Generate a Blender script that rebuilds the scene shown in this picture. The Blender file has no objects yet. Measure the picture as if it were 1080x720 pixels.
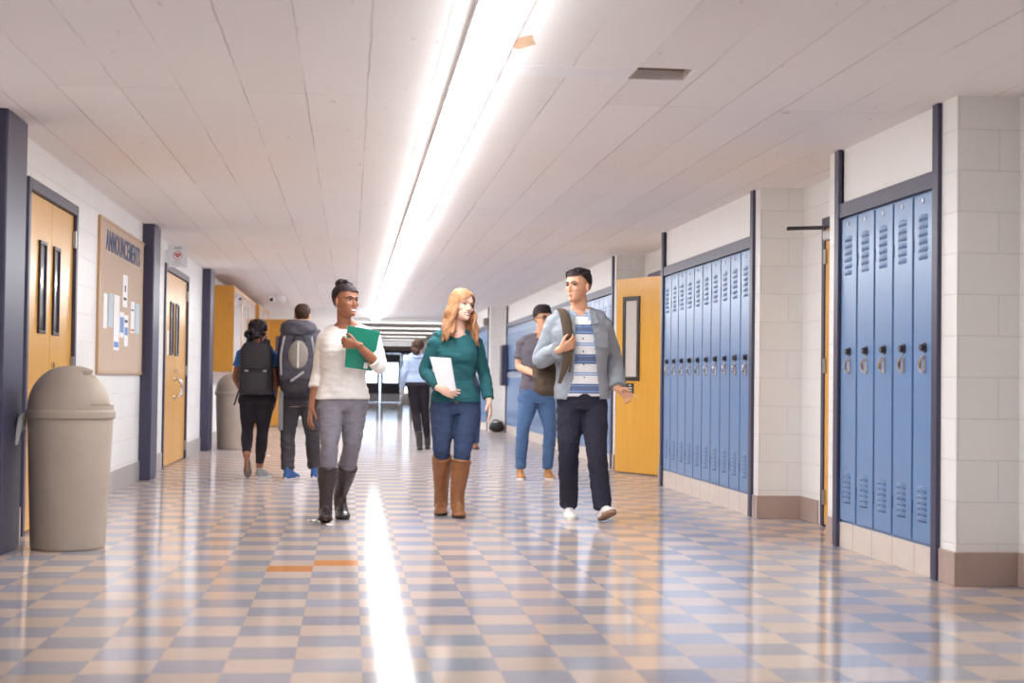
import bpy, bmesh, math, random
import numpy as np
from mathutils import Vector, Matrix, noise, Euler
random.seed(7)
SC = bpy.context.scene
COL = SC.collection
V = Vector
PI = math.pi

# ------------------------------------------------------------------ camera frame
FPX, CAMH, ROLL = 1530.0, 0.965, 0.013
YAW = math.atan2(169.5, FPX)
PITCH = math.atan2(42.2, math.hypot(FPX, 169.5))
FW = V((math.sin(YAW)*math.cos(PITCH), math.cos(YAW)*math.cos(PITCH), math.sin(PITCH)))
RT = V((math.cos(YAW), -math.sin(YAW), 0)); UP = RT.cross(FW)
_c, _s = math.cos(ROLL), math.sin(ROLL)
def at(px, py, Y):
    """a point of the place at depth Y along the corridor, from its bearing in the photograph"""
    X = px-540; Z = py-360
    x = _c*X+_s*Z; y = -_s*X+_c*Z
    d = FW*FPX+RT*x-UP*y
    return V((0, 0, CAMH))+d*(Y/d.y)

# ------------------------------------------------------------------ materials
def srgb(r, g, b):
    f = lambda c: (c/12.92 if c <= .04045 else ((c+.055)/1.055)**2.4)
    return (f(r/255), f(g/255), f(b/255), 1)
class N:
    def __init__(s, name):
        s.m = bpy.data.materials.new(name); s.m.use_nodes = True
        s.t = s.m.node_tree; s.b = s.t.nodes['Principled BSDF']
    def n(s, typ, **kw):
        x = s.t.nodes.new(typ)
        for k, v in kw.items():
            if k.startswith('i_'):
                x.inputs[k[2:].replace('_', ' ')].default_value = v
            else: setattr(x, k, v)
        return x
    def l(s, a, b): s.t.links.new(a, b)
    def math(s, op, a, b=None, c=None):
        x = s.t.nodes.new('ShaderNodeMath'); x.operation = op
        for i, v in enumerate((a, b, c)):
            if v is None: continue
            if isinstance(v, (int, float)): x.inputs[i].default_value = v
            else: s.l(v, x.inputs[i])
        return x.outputs[0]
    def mix(s, f, a, b, blend='MIX'):
        x = s.t.nodes.new('ShaderNodeMix'); x.data_type = 'RGBA'; x.blend_type = blend
        for sock, v in ((x.inputs[0], f), (x.inputs[6], a), (x.inputs[7], b)):
            if isinstance(v, (int, float)): sock.default_value = v
            elif isinstance(v, tuple): sock.default_value = v
            else: s.l(v, sock)
        return x.outputs[2]
    def noise(s, vec, scale, detail=3, rough=.55):
        x = s.n('ShaderNodeTexNoise'); x.inputs['Scale'].default_value = scale
        x.inputs['Detail'].default_value = detail; x.inputs['Roughness'].default_value = rough
        if vec is not None: s.l(vec, x.inputs['Vector'])
        return x.outputs['Fac']
    def scaled(s, vec, sc, loc=(0, 0, 0), rot=(0, 0, 0)):
        x = s.n('ShaderNodeMapping'); x.inputs['Scale'].default_value = sc
        x.inputs['Location'].default_value = loc; x.inputs['Rotation'].default_value = rot
        s.l(vec, x.inputs['Vector']); return x.outputs[0]
    def ramp(s, fac, stops):
        x = s.n('ShaderNodeValToRGB'); e = x.color_ramp.elements
        while len(e) > 1: e.remove(e[-1])
        e[0].position = stops[0][0]; e[0].color = stops[0][1]
        for p, c in stops[1:]:
            k = e.new(p); k.color = c
        s.l(fac, x.inputs[0]); return x.outputs[0]
    def bump(s, h, strength=.2, dist=.01):
        x = s.n('ShaderNodeBump'); x.inputs['Strength'].default_value = strength
        x.inputs['Distance'].default_value = dist
        s.l(h, x.inputs['Height']); s.l(x.outputs[0], s.b.inputs['Normal'])
    def obj(s): return s.n('ShaderNodeTexCoord').outputs['Object']
    def set(s, **kw):
        for k, v in kw.items(): s.b.inputs[k.replace('_', ' ')].default_value = v
MATS = {}
def mat(name, col, rough=.5, metal=0, var=.08, scale=20, bump=0, bscale=60, spec=.5, stretch=(1, 1, 1), **kw):
    if name in MATS: return MATS[name]
    q = N(name); o = q.scaled(q.obj(), stretch)
    f = q.noise(o, scale)
    dark = tuple(c*(1-var*2) for c in col[:3])+(1,)
    lite = tuple(min(1, c*(1+var)) for c in col[:3])+(1,)
    q.l(q.mix(f, dark, lite), q.b.inputs['Base Color'])
    q.set(Roughness=rough, Metallic=metal, Specular_IOR_Level=spec, **kw)
    if bump: q.bump(q.noise(o, bscale), bump)
    MATS[name] = q.m; return q.m

def m_block(name, along, col):
    q = N(name); sx = q.n('ShaderNodeSeparateXYZ'); q.l(q.obj(), sx.inputs[0])
    cb = q.n('ShaderNodeCombineXYZ')
    if along == 'any':
        q.l(q.math('ADD', sx.outputs[0], sx.outputs[1]), cb.inputs[0])
    else: q.l(sx.outputs['XYZ'.index(along)], cb.inputs[0])
    q.l(sx.outputs[2], cb.inputs[1])
    br = q.n('ShaderNodeTexBrick'); q.l(cb.outputs[0], br.inputs['Vector'])
    for k, v in {'Scale': 1, 'Mortar Size': .0045, 'Mortar Smooth': .6, 'Brick Width': .405, 'Row Height': .2025}.items(): br.inputs[k].default_value = v
    br.offset = .5
    c2 = tuple(c*.97 for c in col[:3])+(1,)
    br.inputs['Color1'].default_value = col; br.inputs['Color2'].default_value = c2
    br.inputs['Mortar'].default_value = tuple(c*.86 for c in col[:3])+(1,)
    d = q.noise(q.obj(), 3, 4)
    q.l(q.mix(q.math('MULTIPLY', d, .12), br.outputs[0], (.62, .58, .53, 1)), q.b.inputs['Base Color'])
    q.set(Roughness=.42)
    h = q.math('SUBTRACT', q.math('MULTIPLY', q.noise(q.obj(), 90), .25), br.outputs[1])
    q.bump(h, .35, .006); return q.m

def m_floor():
    q = N('vinyl_tile_floor'); o = q.obj(); T = .2286
    sx = q.n('ShaderNodeSeparateXYZ'); q.l(o, sx.inputs[0])
    fx = q.math('DIVIDE', q.math('SUBTRACT', sx.outputs[0], .052), T)
    fy = q.math('DIVIDE', q.math('SUBTRACT', sx.outputs[1], .040), T)
    ix = q.math('FLOOR', fx); iy = q.math('FLOOR', fy)
    par = q.math('FLOORED_MODULO', q.math('ADD', ix, iy), 2)
    # tile id noise
    cid = q.n('ShaderNodeCombineXYZ'); q.l(ix, cid.inputs[0]); q.l(iy, cid.inputs[1])
    wn = q.n('ShaderNodeTexWhiteNoise'); wn.noise_dimensions = '2D'; q.l(cid.outputs[0], wn.inputs['Vector'])
    st = q.noise(q.scaled(o, (3, 16, 1)), 4, 5, .65)
    tan = q.mix(st, srgb(188, 166, 152), srgb(212, 192, 178))
    blu = q.mix(st, srgb(147, 144, 153), srgb(173, 170, 179))
    base = q.mix(par, blu, tan)
    # two odd orange tiles
    def is_tile(a, b): return q.math('MULTIPLY', q.math('COMPARE', ix, a, .1), q.math('COMPARE', iy, b, .1))
    org = q.math('ADD', is_tile(-2, 32), is_tile(-1, 33))
    base = q.mix(org, base, srgb(214, 146, 92))
    br = q.math('ADD', q.math('MULTIPLY', wn.outputs[0], .16), .92)
    cb = q.n('ShaderNodeCombineColor')
    for i in range(3): q.l(br, cb.inputs[i])
    base = q.mix(1.0, base, cb.outputs[0], 'MULTIPLY')
    # seams
    def edge(f):
        fr = q.math('FRACT', f)
        return q.math('LESS_THAN', q.math('MINIMUM', fr, q.math('SUBTRACT', 1.0, fr)), .008)
    sm = q.math('MAXIMUM', edge(fx), edge(fy))
    base = q.mix(q.math('MULTIPLY', sm, .12), base, srgb(110, 100, 98))
    rn = q.noise(o, 2.2, 4)
    df = q.n('ShaderNodeBsdfDiffuse'); q.l(base, df.inputs['Color'])
    gl = q.n('ShaderNodeBsdfGlossy'); gl.distribution = 'BECKMANN'; gl.inputs['Color'].default_value = (.95, .95, .97, 1)
    q.l(q.math('ADD', q.math('MULTIPLY', rn, .06), .085), gl.inputs['Roughness'])
    fr = q.n('ShaderNodeFresnel'); fr.inputs['IOR'].default_value = 1.6
    mx = q.n('ShaderNodeMixShader'); q.l(q.math('MINIMUM', fr.outputs[0], .43), mx.inputs[0]); q.l(df.outputs[0], mx.inputs[1]); q.l(gl.outputs[0], mx.inputs[2])
    q.l(mx.outputs[0], q.t.nodes['Material Output'].inputs['Surface']); q.t.nodes.remove(q.b)
    return q.m

def m_ceiling():
    q = N('painted_ceiling_board'); o = q.obj()
    sx = q.n('ShaderNodeSeparateXYZ'); q.l(o, sx.inputs[0])
    cb = q.n('ShaderNodeCombineXYZ')
    wob = q.math('MULTIPLY', q.math('SUBTRACT', q.noise(q.scaled(o, (6, 2.2, 1)), 1.5, 4), .5), .02)
    q.l(sx.outputs[1], cb.inputs[0]); q.l(q.math('ADD', q.math('ADD', sx.outputs[0], -.06), wob), cb.inputs[1])
    br = q.n('ShaderNodeTexBrick'); q.l(cb.outputs[0], br.inputs['Vector'])
    for k, v in {'Scale': 1, 'Mortar Size': .0042, 'Mortar Smooth': .5, 'Brick Width': 7.3, 'Row Height': .305}.items(): br.inputs[k].default_value = v
    br.offset = .37; br.offset_frequency = 3
    a = srgb(240, 236, 233); b = srgb(234, 229, 226)
    br.inputs['Color1'].default_value = a; br.inputs['Color2'].default_value = b
    br.inputs['Mortar'].default_value = srgb(206, 198, 194)
    big = q.noise(o, .9, 3)
    fade = q.noise(q.scaled(o, (3, .7, 1)), 1.0, 3)
    fade = q.ramp(fade, [(.36, (0, 0, 0, 1)), (.60, (1, 1, 1, 1))])
    seam = q.mix(fade, srgb(246, 243, 241), srgb(186, 176, 171))
    jo = q.mix(q.math('MULTIPLY', br.outputs[1], .8), br.outputs[0], seam)
    col = q.mix(q.math('MULTIPLY', big, .22), jo, srgb(222, 208, 200))
    ch = q.noise(q.scaled(o, (4, 1.6, 1)), 3.2, 5, .7)
    chip = q.ramp(ch, [(0, (0, 0, 0, 1)), (.665, (0, 0, 0, 1)), (.70, (1, 1, 1, 1))])
    col = q.mix(q.math('MULTIPLY', chip, .5), col, srgb(176, 158, 144))
    q.l(col, q.b.inputs['Base Color']); q.set(Roughness=.75, Specular_IOR_Level=.3)
    h = q.math('SUBTRACT', q.math('MULTIPLY', q.noise(q.scaled(o, (1, 3, 1)), 9, 4), .5), br.outputs[1])
    q.bump(h, .3, .006); return q.m

def m_wood(name, c1, c2, rough=.3, axis='z'):
    q = N(name); sc = {'z': (14, 14, 1.2), 'y': (14, 1.2, 14)}[axis]
    o = q.scaled(q.obj(), sc); f = q.noise(o, 2.2, 6, .65)
    g = q.noise(q.obj(), 2.5, 2)
    col = q.mix(f, c1, c2); col = q.mix(q.math('MULTIPLY', g, .3), col, c1)
    q.l(col, q.b.inputs['Base Color']); q.set(Roughness=rough, Coat_Weight=.25, Coat_Roughness=.2)
    q.bump(f, .05, .004); return q.m

def m_emit(name, col, s):
    q = N(name); q.set(Base_Color=(.9, .9, .9, 1), Emission_Color=col, Emission_Strength=s, Roughness=.4)
    return q.m
def m_glass(name, tint, rough=.03, alpha=None):
    q = N(name); q.set(Base_Color=tint, Roughness=rough, Transmission_Weight=1, IOR=1.45)
    return q.m
def m_cloth(name, c, rough=.85, var=.12, weave=220, bump=.25, spec=.2, fold=.35):
    if name in MATS: return MATS[name]
    q = N(name); o = q.obj(); f = q.noise(o, 9, 4); w = q.noise(o, weave, 2)
    lo = tuple(k*(1-var) for k in c[:3])+(1,); hi = tuple(min(1, k*(1+var)) for k in c[:3])+(1,)
    q.l(q.mix(q.math('ADD', q.math('MULTIPLY', f, .6), q.math('MULTIPLY', w, .4)), lo, hi), q.b.inputs['Base Color'])
    q.set(Roughness=rough, Specular_IOR_Level=spec)
    fo = q.noise(q.scaled(o, (11, 11, 26), rot=(.4, .5, 0)), 1.0, 3)
    q.bump(q.math('ADD', q.math('MULTIPLY', w, .06), q.math('MULTIPLY', fo, fold*3)), bump, .02)
    MATS[name] = q.m; return q.m

LAMP = 15.0
M = {}
M['floor'] = m_floor(); M['ceiling'] = m_ceiling()
M['block'] = m_block('white_painted_block', 'any', srgb(238, 236, 233))
M['panel'] = mat('white_panel_paint', srgb(240, 238, 234), .4, var=.02, scale=3)
M['navy'] = mat('navy_steel_paint', srgb(66, 64, 88), .38, var=.06, scale=6)
M['door'] = m_wood('honey_varnished_door', srgb(214, 150, 40), srgb(236, 184, 78))
M['cabwood'] = m_wood('honey_varnished_cabinet', srgb(200, 136, 44), srgb(222, 164, 70))
M['locker'] = mat('blue_locker_enamel', srgb(104, 139, 184), .3, var=.04, scale=4, Coat_Weight=.15, Coat_Roughness=.25)
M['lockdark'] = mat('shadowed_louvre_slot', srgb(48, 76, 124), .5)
M['chrome'] = mat('chrome', (.75, .75, .76, 1), .15, 1, var=.02)
M['dial'] = mat('black_lock_dial', srgb(62, 54, 56), .3)
M['steel'] = mat('brushed_hinge_steel', (.45, .43, .41, 1), .35, 1)
M['darkmetal'] = mat('dark_bronze_metal', srgb(62, 56, 58), .4, .4)
M['basegrey'] = mat('grey_cove_base', srgb(176, 168, 164), .4, var=.05)
def m_basetile():
    q = N('glazed_base_tile'); o = q.obj(); sx = q.n('ShaderNodeSeparateXYZ'); q.l(o, sx.inputs[0])
    f = q.math('FRACT', q.math('DIVIDE', q.math('ADD', sx.outputs[0], sx.outputs[1]), .31))
    e = q.math('LESS_THAN', f, .02)
    c = q.mix(q.noise(o, 6, 4), srgb(206, 190, 178), srgb(224, 212, 202))
    q.l(q.mix(e, c, srgb(150, 134, 124)), q.b.inputs['Base Color']); q.set(Roughness=.3); return q.m
M['basetile'] = m_basetile()
M['basepier'] = mat('taupe_pier_base', srgb(178, 156, 146), .35, var=.07, scale=9)
M['bin'] = mat('stone_beige_plastic', srgb(174, 160, 146), .55, var=.07, scale=5, bump=.08, bscale=250)
M['binflap'] = mat('stone_beige_flap', srgb(172, 158, 141), .5, var=.05)
M['liner'] = mat('translucent_liner', srgb(225, 225, 228), .3, var=.05)
M['cork'] = mat('tan_cork_board', srgb(206, 184, 164), .9, var=.10, scale=120, bump=.1, bscale=300)
M['letter'] = mat('slate_blue_card', srgb(92, 106, 140), .7, var=.1)
M['paperw'] = mat('white_paper', srgb(244, 244, 246), .7, var=.02)
M['paperb'] = mat('pale_blue_paper', srgb(196, 214, 224), .7, var=.04)
M['inkblue'] = mat('blue_print', srgb(120, 160, 215), .7, var=.15, scale=40)
M['inkdark'] = mat('dark_print', srgb(70, 74, 90), .7, var=.1)
M['inkorange'] = mat('orange_print', srgb(214, 140, 70), .7, var=.1)
M['red'] = mat('red_print', srgb(196, 70, 50), .6, var=.04)
M['white'] = mat('white_plastic', srgb(236, 236, 238), .35, var=.02)
M['brownbox'] = mat('brown_grille_plastic', srgb(150, 128, 110), .6)
M['lens'] = mat('dark_lens', srgb(24, 24, 28), .1)
M['slot'] = mat('exposed_brown_lath', srgb(126, 98, 76), .9, var=.35, scale=14, bump=.5, bscale=20)
M['lamp'] = m_emit('fluorescent_diffuser', (.95, .975, 1.0, 1), LAMP)
M['glass'] = m_glass('clear_door_glass', (.93, .97, 1, 1))
M['dglass'] = mat('dark_wired_glass', srgb(92, 90, 100), .08, var=.05, spec=.8)
M['pglass'] = mat('pale_wired_glass', srgb(205, 200, 194), .12, var=.04, spec=.8)
M['mirror'] = mat('display_case_glass', srgb(190, 192, 200), .06, var=.02, spec=1.0, Coat_Weight=1.0, Coat_Roughness=.03)
M['rubber'] = mat('black_rubber', srgb(36, 34, 36), .7)
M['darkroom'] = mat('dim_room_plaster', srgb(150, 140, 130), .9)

# ------------------------------------------------------------------ mesh helpers
def box(bm, x0, x1, y0, y1, z0, z1):
    vs = [bm.verts.new(p) for p in ((x0,y0,z0),(x1,y0,z0),(x1,y1,z0),(x0,y1,z0),(x0,y0,z1),(x1,y0,z1),(x1,y1,z1),(x0,y1,z1))]
    for f in ((0,3,2,1),(4,5,6,7),(0,1,5,4),(1,2,6,5),(2,3,7,6),(3,0,4,7)): bm.faces.new([vs[i] for i in f])
    return vs
def bx(*b):
    bm = bmesh.new()
    for k in b: box(bm, *k)
    return bm
def catmull(P, n):
    out = []
    Q = [P[0]*2-P[1]]+list(P)+[P[-1]*2-P[-2]]
    for i in range(1, len(Q)-2):
        a, b, c, d = Q[i-1:i+3]
        for k in range(n):
            t = k/n
            out.append(.5*((2*b)+(c-a)*t+(2*a-5*b+4*c-d)*t*t+(3*b-a-3*c+d)*t**3))
    out.append(P[-1]); return out
def ring_loft(bm, rings, capr=True):
    """rings: list of lists of Vectors, same count"""
    R = [[bm.verts.new(p) for p in r] for r in rings]; n = len(R[0])
    for a, b in zip(R, R[1:]):
        for i in range(n): bm.faces.new((a[i], a[(i+1) % n], b[(i+1) % n], b[i]))
    if capr:
        bm.faces.new(R[0][::-1]); bm.faces.new(R[-1])
    return R
def tube(bm, pts, rad, seg=14, sub=5, side=None, dome=.7, spline=True, dome_end=None):
    """a smooth tapering tube; rad entries r or (r_side, r_depth)"""
    pts = [V(p) for p in pts]
    rr = [V((r, r, 0)) if isinstance(r, (int, float)) else V((r[0], r[1], 0)) for r in rad]
    if spline and sub > 1:
        P = catmull(pts, sub); Rr = catmull(rr, sub)
    else: P, Rr = pts, rr
    T = [((P[min(i+1, len(P)-1)]-P[max(i-1, 0)])).normalized() for i in range(len(P))]
    s = V(side) if side is not None else (V((1, 0, 0)) if abs(T[0].x) < .8 else V((0, 0, 1)))
    rings = []; fr = []
    for p, r, t in zip(P, Rr, T):
        s = (s-t*s.dot(t)).normalized(); d = t.cross(s); fr.append((s.copy(), d))
        rings.append([p+s*(math.cos(2*PI*k/seg)*abs(r.x))+d*(math.sin(2*PI*k/seg)*abs(r.y)) for k in range(seg)])
    dm = (dome, dome if dome_end is None else dome_end)
    if dome:
        def capring(i, sign):
            dome = dm[0] if sign < 0 else dm[1]
            p, r, t = P[i], Rr[i], T[i]*sign; s_, d_ = fr[i]; o = []
            for a in (.45, .8):
                h = math.sin(a*PI/2)*dome*min(abs(r.x), abs(r.y)); q = math.cos(a*PI/2)
                o.append([p+t*h+s_*(math.cos(2*PI*k/seg)*abs(r.x)*q)+d_*(math.sin(2*PI*k/seg)*abs(r.y)*q) for k in range(seg)])
            return o
        rings = capring(0, -1)[::-1]+rings+capring(-1, 1)
    ring_loft(bm, rings)
def ball(bm, c, r, seg=16, rings=10, M3=None):
    r = (r, r, r) if isinstance(r, (int, float)) else r
    vs = bmesh.ops.create_uvsphere(bm, u_segments=seg, v_segments=rings, radius=1)['verts']
    for v in vs:
        q = V((v.co.x*r[0], v.co.y*r[1], v.co.z*r[2]))
        v.co = V(c)+(M3 @ q if M3 else q)
def lathe(bm, prof, c=(0, 0, 0), seg=40, axis='z'):
    rings = []
    for r, z in prof:
        rings.append([V((c[0]+r*math.cos(2*PI*k/seg), c[1]+r*math.sin(2*PI*k/seg), c[2]+z)) for k in range(seg)])
    ring_loft(bm, rings)
def cyl(bm, a, b, r, seg=16): tube(bm, [a, b], [r, r], seg, 1, None, 0, False)

def finish(me, m, smooth):
    if m is not None: me.materials.append(m)
    if smooth:
        me.polygons.foreach_set('use_smooth', [True]*len(me.polygons))
def obj(name, bm, m=None, parent=None, smooth=False, bevel=0, label=None, loc=None, kind=None, auto=None):
    me = bpy.data.meshes.new(name)
    if isinstance(bm, bmesh.types.BMesh):
        bmesh.ops.recalc_face_normals(bm, faces=bm.faces[:])
        bm.to_mesh(me); bm.free()
    else: me = bm
    finish(me, m, smooth)
    o = bpy.data.objects.new(name, me); COL.objects.link(o)
    if loc is not None: o.location = loc
    if parent: o.parent = parent
    if bevel:
        b = o.modifiers.new('edge', 'BEVEL'); b.width = bevel; b.segments = 2; b.limit_method = 'ANGLE'
    if label: o['label'] = label
    if kind: o['kind'] = kind
    return o
def tag(o, label, cat, group=None):
    o['label'] = label; o['category'] = cat
    if group: o['group'] = group
    return o
def thing(name, label, cat, loc=(0, 0, 0), rz=0, group=None):
    o = bpy.data.objects.new(name, None); COL.objects.link(o); o.location = loc; o.rotation_euler = (0, 0, rz)
    o.empty_display_size = .1
    return tag(o, label, cat, group)
def struct(name, bm, m, parent=None, **k):
    return obj(name, bm, m, parent, kind=None if parent else 'structure', **k)
def dup(root, loc, label=None, group=None):
    r = root.copy(); COL.objects.link(r); r.location = loc
    if label: r['label'] = label
    if group: r['group'] = group
    for ch in list(root.children):
        c = ch.copy(); COL.objects.link(c); c.parent = r
        for g in ch.children:
            d = g.copy(); COL.objects.link(d); d.parent = c
    return r
def text(name, s, m, parent, loc, rot, size, align='CENTER', sx=1.0, ext=.002, bold=0, space=1.0):
    cu = bpy.data.curves.new(name, 'FONT'); cu.body = s; cu.size = size; cu.align_x = align; cu.extrude = ext; cu.offset = bold; cu.space_character = space
    tmp = bpy.data.objects.new('tmp', cu); COL.objects.link(tmp)
    me = bpy.data.meshes.new_from_object(tmp.evaluated_get(bpy.context.evaluated_depsgraph_get())); bpy.data.objects.remove(tmp)
    me.materials.clear(); me.materials.append(m); me.name = name
    o = bpy.data.objects.new(name, me); COL.objects.link(o); o.location = loc; o.rotation_euler = rot; o.scale = (sx, 1, 1)
    if parent: o.parent = parent
    return o
ORD = ['first','second','third','fourth','fifth','sixth','seventh','eighth','ninth','tenth','eleventh','twelfth','thirteenth','fourteenth','fifteenth','sixteenth','seventeenth','eighteenth','nineteenth','twentieth']
TENS = {20: 'twenty', 30: 'thirty'}
def ordinal(n):
    if n <= 20: return ORD[n-1]
    t = n//10*10
    return 'thirtieth' if n == 30 else TENS[t]+'-'+ORD[n-t-1]

# ------------------------------------------------------------------ the setting
CH = 2.39; XL = -1.95; XR = 2.93; XA = 3.25; YB = -7.0; YE = 62.0; XRF = 2.64; XLF = -.16; YLS = 29.3; YRS = 27.65
struct('floor', bx((XL-.3, XA+1.6, YB, YE+.2, -.1, 0)), M['floor'])
# ceiling with the slot of a missing strip
bm = bmesh.new(); T = .12
hx0, hx1, hy0, hy1 = 1.27, 1.535, 6.42, 6.67
for b in ((XL-.3, hx0, YB, YE+.2), (hx1, XA+1.6, YB, YE+.2), (hx0, hx1, YB, hy0), (hx0, hx1, hy1, YE+.2)):
    box(bm, b[0], b[1], b[2], b[3], CH, CH+T)
ce = struct('ceiling', bm, M['ceiling'])
obj('exposed_lath', bx((hx0-.05, hx1+.05, hy0-.05, hy1+.05, CH+.045, CH+.10)), M['slot'], ce, label='bare brown lath inside the broken ceiling slot')
bm = bmesh.new()
for k in range(2):
    cx = hx0+.07+k*.13
    ball(bm, (cx, (hy0+hy1)/2, CH+.045), (.04, .05, .015), 12, 8)
obj('adhesive_dab', bm, mat('pale_adhesive', srgb(170, 146, 120), .8, var=.2), ce, smooth=True)
# replaced lighter ceiling strip beside the hole
obj('patch_strip', bx((.70, hx0-.01, 6.45, 6.66, CH-.006, CH+.002)), mat('fresh_white_board', srgb(236, 233, 234), .7, var=.02), ce, bevel=.002, label='smooth white replacement strip')
bm = bmesh.new()
for (a, b) in ((6.02, .70),):
    bmesh.ops.create_circle(bm, cap_ends=True, radius=1, segments=9)
    for v in bm.verts:
        v.co = V((b+v.co.x*.045*(1+.3*math.sin(5*v.co.y)), a+v.co.y*.13*(1+.25*math.sin(7*v.co.x)), CH-.0015))
obj('flaked_patch', bm, mat('flaked_tan_paint', srgb(196, 160, 128), .9), ce, label='tan flaked paint beside the light')
# shallow beams across the far ceiling
for k, y in enumerate((34.2,)):
    struct('trim_%d' % (20+k), bx((XLF-.02, XRF+.02, y, y+.35, CH-.05, CH)), M['panel'])

# walls
bm = bx((XL-.25, XL, YB, 9.0-.06, 0, CH), (XL-.25, XL, 10.46+.06, 15.5-.06, 0, CH), (XL-.25, XL, 17.55+.06, YLS, 0, CH),
        (XL-.25, XL, 9.0-.06, 10.46+.06, 2.16, CH), (XL-.25, XL, 15.5-.06, 17.55+.06, 2.16, CH),
        (XL-.25, XL-.2, 8.9, 10.6, 0, 2.2), (XL-.25, XL-.2, 15.4, 17.7, 0, 2.2),
        (XLF-.25, XLF, YLS+.2, YE, 0, CH))
# stepped wall that faces down the corridor, with its doorway
for b in ((XL-.25, XL+.0, YLS, YLS+.2, 0, CH), (-1.22+.05, XLF, YLS, YLS+.2, 0, CH), (XL, -1.22+.05, YLS, YLS+.2, 2.14, CH), (XL, -1.17, YLS+.12, YLS+.2, 0, 2.14)):
    box(bm, *b)
struct('wall_left', bm, M['block'])
bm = bmesh.new()
W = XA+.25
B1 = (7.045, 8.46); B2 = (10.42, 13.42); B3 = (16.14, 27.24); B4 = (27.95, 33.95)
# piers, recessed alcove walls, backs of the locker niches
for y0, y1 in ((6.78, B1[0]), (B1[1], 8.68), (10.22, B2[0]), (B2[1], 13.6), (15.95, B3[0]), (B3[1], YRS)):
    box(bm, XR, W, y0, y1, 0, CH)
for y0, y1 in (B1, B2, B3): box(bm, XA+.08, W, y0, y1, 0, CH)
box(bm, XA, W, YB, 6.78, 0, CH)
box(bm, XA, W, 8.68, 8.74, 0, CH); box(bm, XA, W, 9.74, 10.22, 0, CH); box(bm, XA, W, 8.74, 9.74, 2.12, CH); box(bm, XA+.1, W, 8.74, 9.74, 0, 2.12)
box(bm, XA, W, 13.6, 14.66, 0, CH); box(bm, XA, W, 15.62, 15.95, 0, CH); box(bm, XA, W, 14.66, 15.62, 2.12, CH)
box(bm, XRF, W, YRS, B4[0], 0, CH); box(bm, XRF+.32, W, B4[0], B4[1], 0, CH); box(bm, XRF, W, B4[1], YE, 0, CH)
struct('wall_right', bm, M['block'])
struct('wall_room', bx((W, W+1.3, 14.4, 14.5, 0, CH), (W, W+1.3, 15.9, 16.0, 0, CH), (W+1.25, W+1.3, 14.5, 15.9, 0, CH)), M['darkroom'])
struct('wall_back', bx((XL-.25, W, YB-.15, YB, 0, CH)), M['block'])
# far end wall with glazed double door and side windows
DX = 1.24
ew = struct('wall_end', bx((XLF-.25, W, YE, YE+.15, 2.22, CH+.1), (XLF-.25, DX-1.36, YE, YE+.15, 0, 2.22), (DX+1.36, W, YE, YE+.15, 0, 2.22)), mat('taupe_end_plaster', srgb(176, 160, 150), .7))
# panels above lockers
for k, (x, (y0, y1)) in enumerate(((XR, B1), (XR, B2), (XR, B3), (XRF, B4))):
    struct('trim_%d' % (30+k), bx((x+.012, x+.06, y0, y1, 2.06, CH)), M['panel'])
    struct('trim_%d' % (40+k), bx((x-.015, x+.06, y0, y1, 1.972, 2.06)), M['navy'], bevel=.004)
    struct('baseboard_locker_%d' % (k+1), bx((x+.0, x+.06, y0, y1, 0, .150)), M['basetile'])
    for j, yy in enumerate((y0-.078, y1)):
        struct('trim_%d' % (50+2*k+j), bx((x-.022, x+.05, yy, yy+.078, 0, CH)), M['navy'], bevel=.006)
# bases
bm = bmesh.new()
for y0, y1 in ((8.5, 8.93), (10.54, 13.8), (14.25, 15.43), (17.62, 19.3), (19.85, YLS)): box(bm, XL, XL+.012, y0, y1, 0, .18)
box(bm, -1.16, XLF, YLS-.012, YLS, 0, .16); box(bm, XLF, XLF+.012, YLS, YE, 0, .16)
struct('baseboard_left', bm, M['basegrey'], bevel=.003)
bm = bmesh.new()
for y0, y1 in ((6.78, B1[0]-.08), (B1[1]+.08, 8.68), (10.22, B2[0]-.08), (B2[1]+.08, 13.6), (15.95, B3[0]-.08), (B3[1]+.08, YRS)):
    box(bm, XR-.012, XR, y0-.012, y1, 0, .165)
for y0, x0, x1 in ((6.78, XR, XA), (10.22, XR, XA), (15.95, XR, XA), (YRS, XRF, XR)): box(bm, x0, x1, y0-.012, y0, 0, .165)
for y0, y1 in ((YB, 6.768), (9.82, 10.21), (13.6, 14.6), (15.68, 15.94)): box(bm, XA-.012, XA, y0, y1, 0, .165)
struct('baseboard_right', bm, M['basepier'], bevel=.003)
# navy steel columns along the left wall
for k, (y0, y1) in enumerate(((7.97, 8.45), (13.8, 14.25), (19.3, 19.85))):
    struct('trim_%d' % (k+1), bx((XL-.02, XL+.11, y0, y1, 0, CH)), M['navy'], bevel=.012)

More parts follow.
